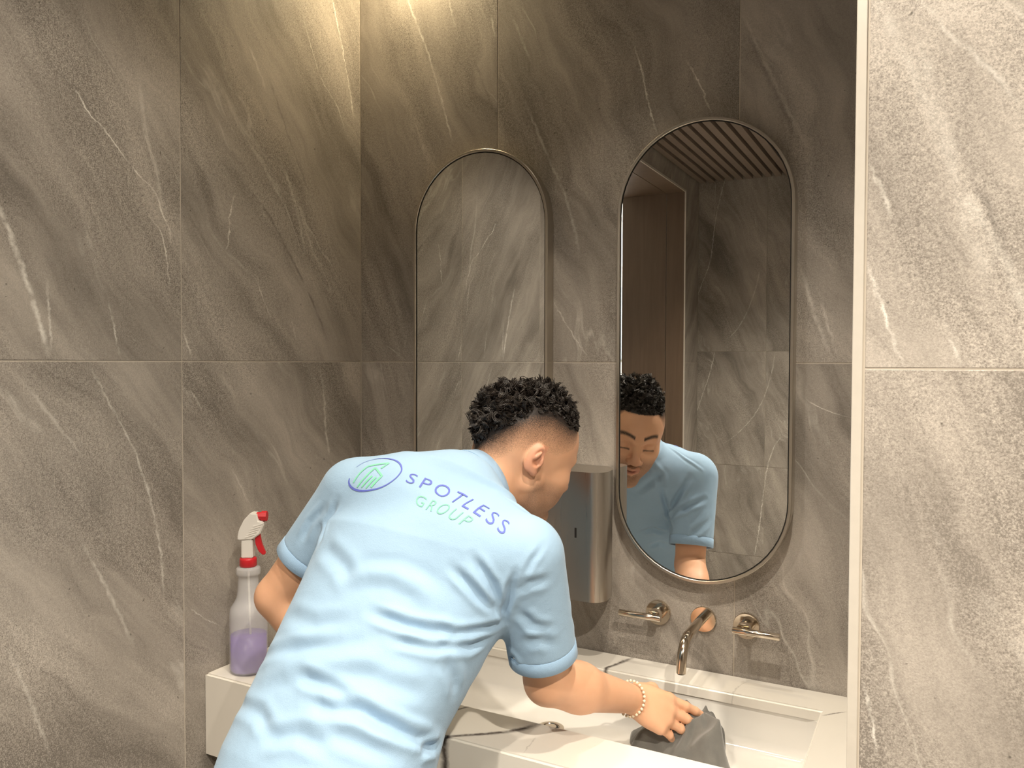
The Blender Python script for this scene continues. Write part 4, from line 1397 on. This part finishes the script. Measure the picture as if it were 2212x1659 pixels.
def cuff(c, d, r, name='cuff'):
    d = Vector(d)
    prof = [(r - 0.0040, 0.002), (r - 0.0008, 0.0), (r + 0.0006, 0.0012), (r + 0.0008, CUFF - 0.0012), (r - 0.0004, CUFF), (r - 0.0030, CUFF - 0.0006), (r - 0.0045, 0.006)]
    a = d.orthogonal().normalized()
    b = d.cross(a)
    n = 48
    V, Fc = [], []
    for rr, h in prof:
        for k in range(n):
            w = 2 * math.pi * k / n
            V.append(Vector(c) + d * (h - 0.003) + (a * math.cos(w) + b * math.sin(w)) * rr)
    m = len(prof)
    for i in range(m):
        for k in range(n):
            j = (k + 1) % n
            i2 = (i + 1) % m
            Fc.append((i * n + k, i * n + j, i2 * n + j, i2 * n + k))
    return add(name, mesh_from(name, V, Fc), M_RIB, shirt, True)
sharp(cuff(LH, ldir, 0.0575), 50)
sharp(cuff(RH, rdir, 0.0612), 50)

# ------------------------------------------------------------------ print on the back of the shirt
from mathutils.bvhtree import BVHTree
SBVH = BVHTree.FromPolygons([tuple(v) for v in SV], [tuple(map(int, f)) for f in SF])
def on_cloth(p, off=0.0009):
    r = SBVH.find_nearest(Vector(p))
    return r[0] + r[1] * off, r[1]

def pl_at(pl, s):
    pl = np.array(pl)
    L = np.concatenate([[0], np.cumsum(np.linalg.norm(np.diff(pl, axis=0), axis=1))])
    L /= L[-1]
    return np.array([np.interp(s, L, pl[:, k]) for k in range(3)])

def ink(name, col):
    t = NT(name)
    pos = t.n('ShaderNodeNewGeometry').outputs['Position']
    t.set(Base_Color=t.mix(t.noise(pos, 300.0, 2), tuple(c * 0.93 for c in col), col), Roughness=0.7)
    return t.m
M_INKB, M_INKG = ink('ink_blue', (0.115, 0.15, 0.56)), ink('ink_green', (0.22, 0.66, 0.44))

def lettering(word, base, top, mat, space=1.34):
    cu = bpy.data.curves.new('word', 'FONT')
    cu.body = word
    cu.space_character = space
    cu.resolution_u = 4
    cu.offset = -0.007
    to = bpy.data.objects.new('word', cu)
    COL.objects.link(to)
    dg = bpy.context.evaluated_depsgraph_get()
    me = bpy.data.meshes.new_from_object(to.evaluated_get(dg))
    bpy.data.objects.remove(to)
    bm = bmesh.new()
    bm.from_mesh(me)
    bpy.data.meshes.remove(me)
    bmesh.ops.triangulate(bm, faces=bm.faces)
    bmesh.ops.remove_doubles(bm, verts=bm.verts, dist=1e-5)
    for _ in range(3):
        es = [e for e in bm.edges if e.calc_length() > 0.12]
        if es:
            bmesh.ops.subdivide_edges(bm, edges=es, cuts=1)
            bmesh.ops.triangulate(bm, faces=bm.faces)
    xs_ = [v.co.x for v in bm.verts]
    x0, x1 = min(xs_), max(xs_)
    hgt = max(v.co.y for v in bm.verts)
    for v in bm.verts:
        s, t = (v.co.x - x0) / (x1 - x0), v.co.y / hgt
        p = pl_at(base, s) * (1 - t) + pl_at(top, s) * t
        v.co = on_cloth(p)[0]
    me = bpy.data.meshes.new('lettering')
    bm.to_mesh(me)
    bm.free()
    return add('lettering', me, mat, shirt)

def ribbon(name, pl, widths, mat, closed=False, n=60):
    pl = [np.array(p) for p in pl]
    pts = []
    m = len(pl)
    if m > 4:      # smooth curve through the points
        for i in range(m - 1):
            p0, p1, p2, p3 = pl[max(i - 1, 0)], pl[i], pl[i + 1], pl[min(i + 2, m - 1)]
            for k in range(5):
                t = k / 5
                pts.append(0.5 * ((2 * p1) + (p2 - p0) * t + (2 * p0 - 5 * p1 + 4 * p2 - p3) * t * t + (3 * p1 - p0 - 3 * p2 + p3) * t ** 3))
        pts.append(pl[-1])
    else:
        for i in range(m - 1):
            for k in range(8):
                pts.append(pl[i] + (pl[i + 1] - pl[i]) * k / 8)
        pts.append(pl[-1])
    V, Fc = [], []
    for i, p in enumerate(pts):
        c, nn = on_cloth(p)
        t = Vector(pts[min(i + 1, len(pts) - 1)] - pts[max(i - 1, 0)]).normalized()
        sd = nn.cross(t).normalized()
        w = np.interp(i / (len(pts) - 1), np.linspace(0, 1, len(widths)), widths) / 2
        V += [on_cloth(c + sd * w)[0], on_cloth(c - sd * w)[0]]
    for i in range(len(pts) - 1):
        Fc.append((2 * i, 2 * i + 1, 2 * i + 3, 2 * i + 2))
    return V, Fc

def ribbons(name, lst, mat):
    V, Fc = [], []
    for pl, wd in lst:
        v, f = ribbon(name, pl, wd, mat)
        Fc += [tuple(i + len(V) for i in g) for g in f]
        V += v
    return add(name, mesh_from(name, V, Fc), mat, shirt)
if PRINT:
    lettering('SPOTLESS', PRINT['word_base'], PRINT['word_top'], M_INKB)
    lettering('GROUP', PRINT['sub_base'], PRINT['sub_top'], M_INKG)
    ribbons('logo_ring', [(PRINT['ring'], [0.0022, 0.0042, 0.0036, 0.0024, 0.0020, 0.0028, 0.0036, 0.0030, 0.0016, 0.0008])], M_INKB)
    ribbons('logo_mark', [(p, [0.0032, 0.0046]) for p in PRINT['strokes']], M_INKG)

# rib collar: stand, fold and leaf around the neck
def collar():
    c0 = Vector(NB + na * 0.030)
    ax = Vector(na)
    back = Vector((-HF[0], -HF[1], 0.3))
    back = (back - ax * back.dot(ax)).normalized()
    side = ax.cross(back)
    n = 72
    V, Fc = [], []
    m = None
    for k in range(n + 1):
        w = -math.pi * 0.93 + 2 * math.pi * 0.93 * k / n          # 0 = nape, ends at the throat
        fr = 0.5 - 0.5 * math.cos(w)                               # 0 back .. 1 front
        d = back * math.cos(w) + side * math.sin(w)
        top = 0.040 - 0.014 * fr
        leaf = 0.008 - 0.030 * fr ** 2
        pr = [(0.0665, -0.010), (0.0655, 0.010), (0.0650, top - 0.004), (0.0665, top), (0.0690, top - 0.001),
              (0.0740, top * 0.6 + leaf * 0.4), (0.0815, leaf + 0.004), (0.0830, leaf), (0.0815, leaf - 0.001), (0.0740, leaf + 0.004), (0.0700, 0.004)]
        m = len(pr)
        for r, h in pr:
            rr = r * (1.0 + 0.02 * math.sin(3 * w))
            V.append(c0 + d * rr + ax * h)
    for k in range(n):
        for i in range(m - 1):
            Fc.append((k * m + i, (k + 1) * m + i, (k + 1) * m + i + 1, k * m + i + 1))
    Fc.append(tuple(range(m)))
    Fc.append(tuple(n * m + i for i in range(m))[::-1])
    o = add('collar', mesh_from('collar', V, Fc), M_RIB, shirt, True)
    return sharp(o, 60)
collar()

# ------------------------------------------------------------------ trousers and shoes (below the frame)
HIPL, HIPR = np.array([0.492, -0.845, 0.80]), np.array([0.645, -0.845, 0.80])
KNL, KNR = np.array([0.465, -0.790, 0.45]), np.array([0.690, -0.800, 0.45])
ANL, ANR = np.array([0.455, -0.850, 0.075]), np.array([0.705, -0.860, 0.075])
TRO = [p_ell((0.567, -0.845, 0.830), (0.148, 0.098, 0.085), None, 0.03)]
for h, k_, a_ in ((HIPL, KNL, ANL), (HIPR, KNR, ANR)):
    TRO += [p_cone(h, k_, 0.084, 0.066, 0.03), p_cone(k_, a_, 0.066, 0.050, 0.02)]
fl = cut_cone((0, 0, 0.05), (0, 0, 0.05), 0.01, 0.01, 0.0, (0, 0, 1), (0, 0, 9))
tx = axis_coords(0.34, 0.82, [], 0.007, 0.007)
ty = axis_coords(-1.04, -0.66, [], 0.007, 0.007)
tz = axis_coords(0.012, 0.96, [], 0.007, 0.007)
TV, TF = surface(TRO, tx, ty, tz)
tr = add('trousers', np_mesh('trousers', TV, TF), fabric('trouser_navy', (0.018, 0.020, 0.028)), person)
M_SHOE = plain('shoe_black', (0.02, 0.02, 0.022), 0.5)
M_SOLE = plain('sole_white', (0.6, 0.6, 0.58), 0.6)
for a_, s_ in ((ANL, -1), (ANR, 1)):
    hx = a_[0] + 0.006 * s_
    SH = [p_cone((hx, a_[1] - 0.01, 0.045), (hx + 0.012 * s_, a_[1] + 0.17, 0.036), 0.041, 0.034, 0.02),
          p_cone((hx, a_[1] - 0.01, 0.06), (hx + 0.004 * s_, a_[1] + 0.05, 0.07), 0.046, 0.040, 0.02)]
    q = dict(f=lambda P: (f32(0.014) - P[:, 2]), c=np.zeros(3), r=9, k=0.0, op='int')
    gx = axis_coords(hx - 0.075, hx + 0.085, [], 0.006, 0.006)
    gy = axis_coords(a_[1] - 0.08, a_[1] + 0.24, [], 0.006, 0.006)
    gz = axis_coords(0.002, 0.13, [], 0.006, 0.006)
    xv, xf = surface(SH + [q], gx, gy, gz)
    sh = add('shoe', np_mesh('shoe', xv, xf), M_SHOE, person)
    P = [(hx + 0.047 * math.cos(w) * (0.9 if math.sin(w) > 0 else 1) + 0.006 * s_, a_[1] + 0.075 + 0.135 * math.sin(w)) for w in np.linspace(0, 2 * math.pi, 24, endpoint=False)]
    V = [(x, y, 0.0005) for x, y in P] + [(x, y, 0.022) for x, y in P]
    Fc = [tuple(range(24))[::-1], tuple(range(24, 48))] + [(k, (k + 1) % 24, 24 + (k + 1) % 24, 24 + k) for k in range(24)]
    add('sole', mesh_from('sole', V, Fc), M_SOLE, sh)

# ------------------------------------------------------------------ bracelet
def bracelet():
    c = RW - nrm(RW - RE) * 0.006
    d = Vector(nrm(RW - RE))
    a = d.orthogonal().normalized()
    b = d.cross(a)
    V, Fc = [], []
    for k in range(26):
        w = 2 * math.pi * k / 26
        p = Vector(c) + (a * math.cos(w) + b * math.sin(w)) * 0.0335
        bm = bmesh.new()
        bmesh.ops.create_icosphere(bm, subdivisions=1, radius=0.0034)
        o_ = len(V)
        for v in bm.verts:
            V.append(p + Vector((v.co.x, v.co.y, v.co.z)))
        for f in bm.faces:
            Fc.append(tuple(o_ + v.index for v in f.verts))
        bm.free()
    o = add('bracelet', mesh_from('bracelet', V, Fc), plastic('bracelet_bead', (0.86, 0.74, 0.56), 0.25), person, True)
    o['label'] = 'thin bracelet of pale beads'
bracelet()

# ------------------------------------------------------------------ cleaning cloth
def cloth():
    rng = np.random.RandomState(3)
    nr, nt = 34, 150
    cx, cy, zf = 0.965, -0.190, 0.7535
    top = np.array([1.005, -0.150, 0.834])
    V, Fc = [], []
    ph = rng.uniform(0, 6.28, 6)
    for i in range(nr + 1):
        s = i / nr
        for k in range(nt):
            w = 2 * math.pi * k / nt
            fold = 0.55 * math.sin(4 * w + ph[0] + 1.2 * math.sin(3 * s)) + 0.40 * math.sin(7 * w + ph[1] + 2.5 * s) + 0.22 * math.sin(11 * w + ph[2] - 4 * s)
            R = 0.092 * (1 + 0.20 * math.cos(2 * (w - 2.9)) + 0.10 * math.sin(3 * w + ph[3]))
            r = R * s ** 0.62 * (1 + 0.20 * fold * s)
            x = cx + (top[0] - cx) * (1 - s) + r * math.cos(w)
            y = cy + (top[1] - cy) * (1 - s) + r * math.sin(w) * 0.85
            ridge = 1 - abs(math.sin(2.5 * w + 5 * s + ph[4])) * 1.6
            z = zf + (top[2] - zf) * (1 - s ** 1.9) + (0.016 * fold + 0.010 * ridge) * math.sin(math.pi * min(1, s * 1.05)) 
            z += 0.010 * max(0, fold) * max(0, s - 0.6) / 0.4
            y = min(max(y, BY0 + 0.02), BY1 - 0.008)
            V.append((x, y, max(z, zf)))
    for i in range(nr):
        for k in range(nt):
            j = (k + 1) % nt
            Fc.append((i * nt + k, i * nt + j, (i + 1) * nt + j, (i + 1) * nt + k))
    o = add('cleaning_cloth', mesh_from('cleaning_cloth', V, Fc), None, None, True)
    t = NT('grey_microfibre')
    pos = t.n('ShaderNodeNewGeometry').outputs['Position']
    t.set(Base_Color=t.mix(t.noise(pos, 40.0, 3), (0.085, 0.083, 0.078), (0.165, 0.160, 0.145)), Roughness=0.9)
    t.b.inputs['Sheen Weight'].default_value = 0.4
    t.bump(t.noise(pos, 900.0, 2), 0.4, 0.001)
    o.data.materials.append(t.m)
    md = o.modifiers.new('thickness', 'SOLIDIFY')
    md.thickness = 0.0016
    md.offset = 1.0
    tag(o, 'crumpled dark grey cleaning cloth under the hand in the basin', 'cloth')
cloth()
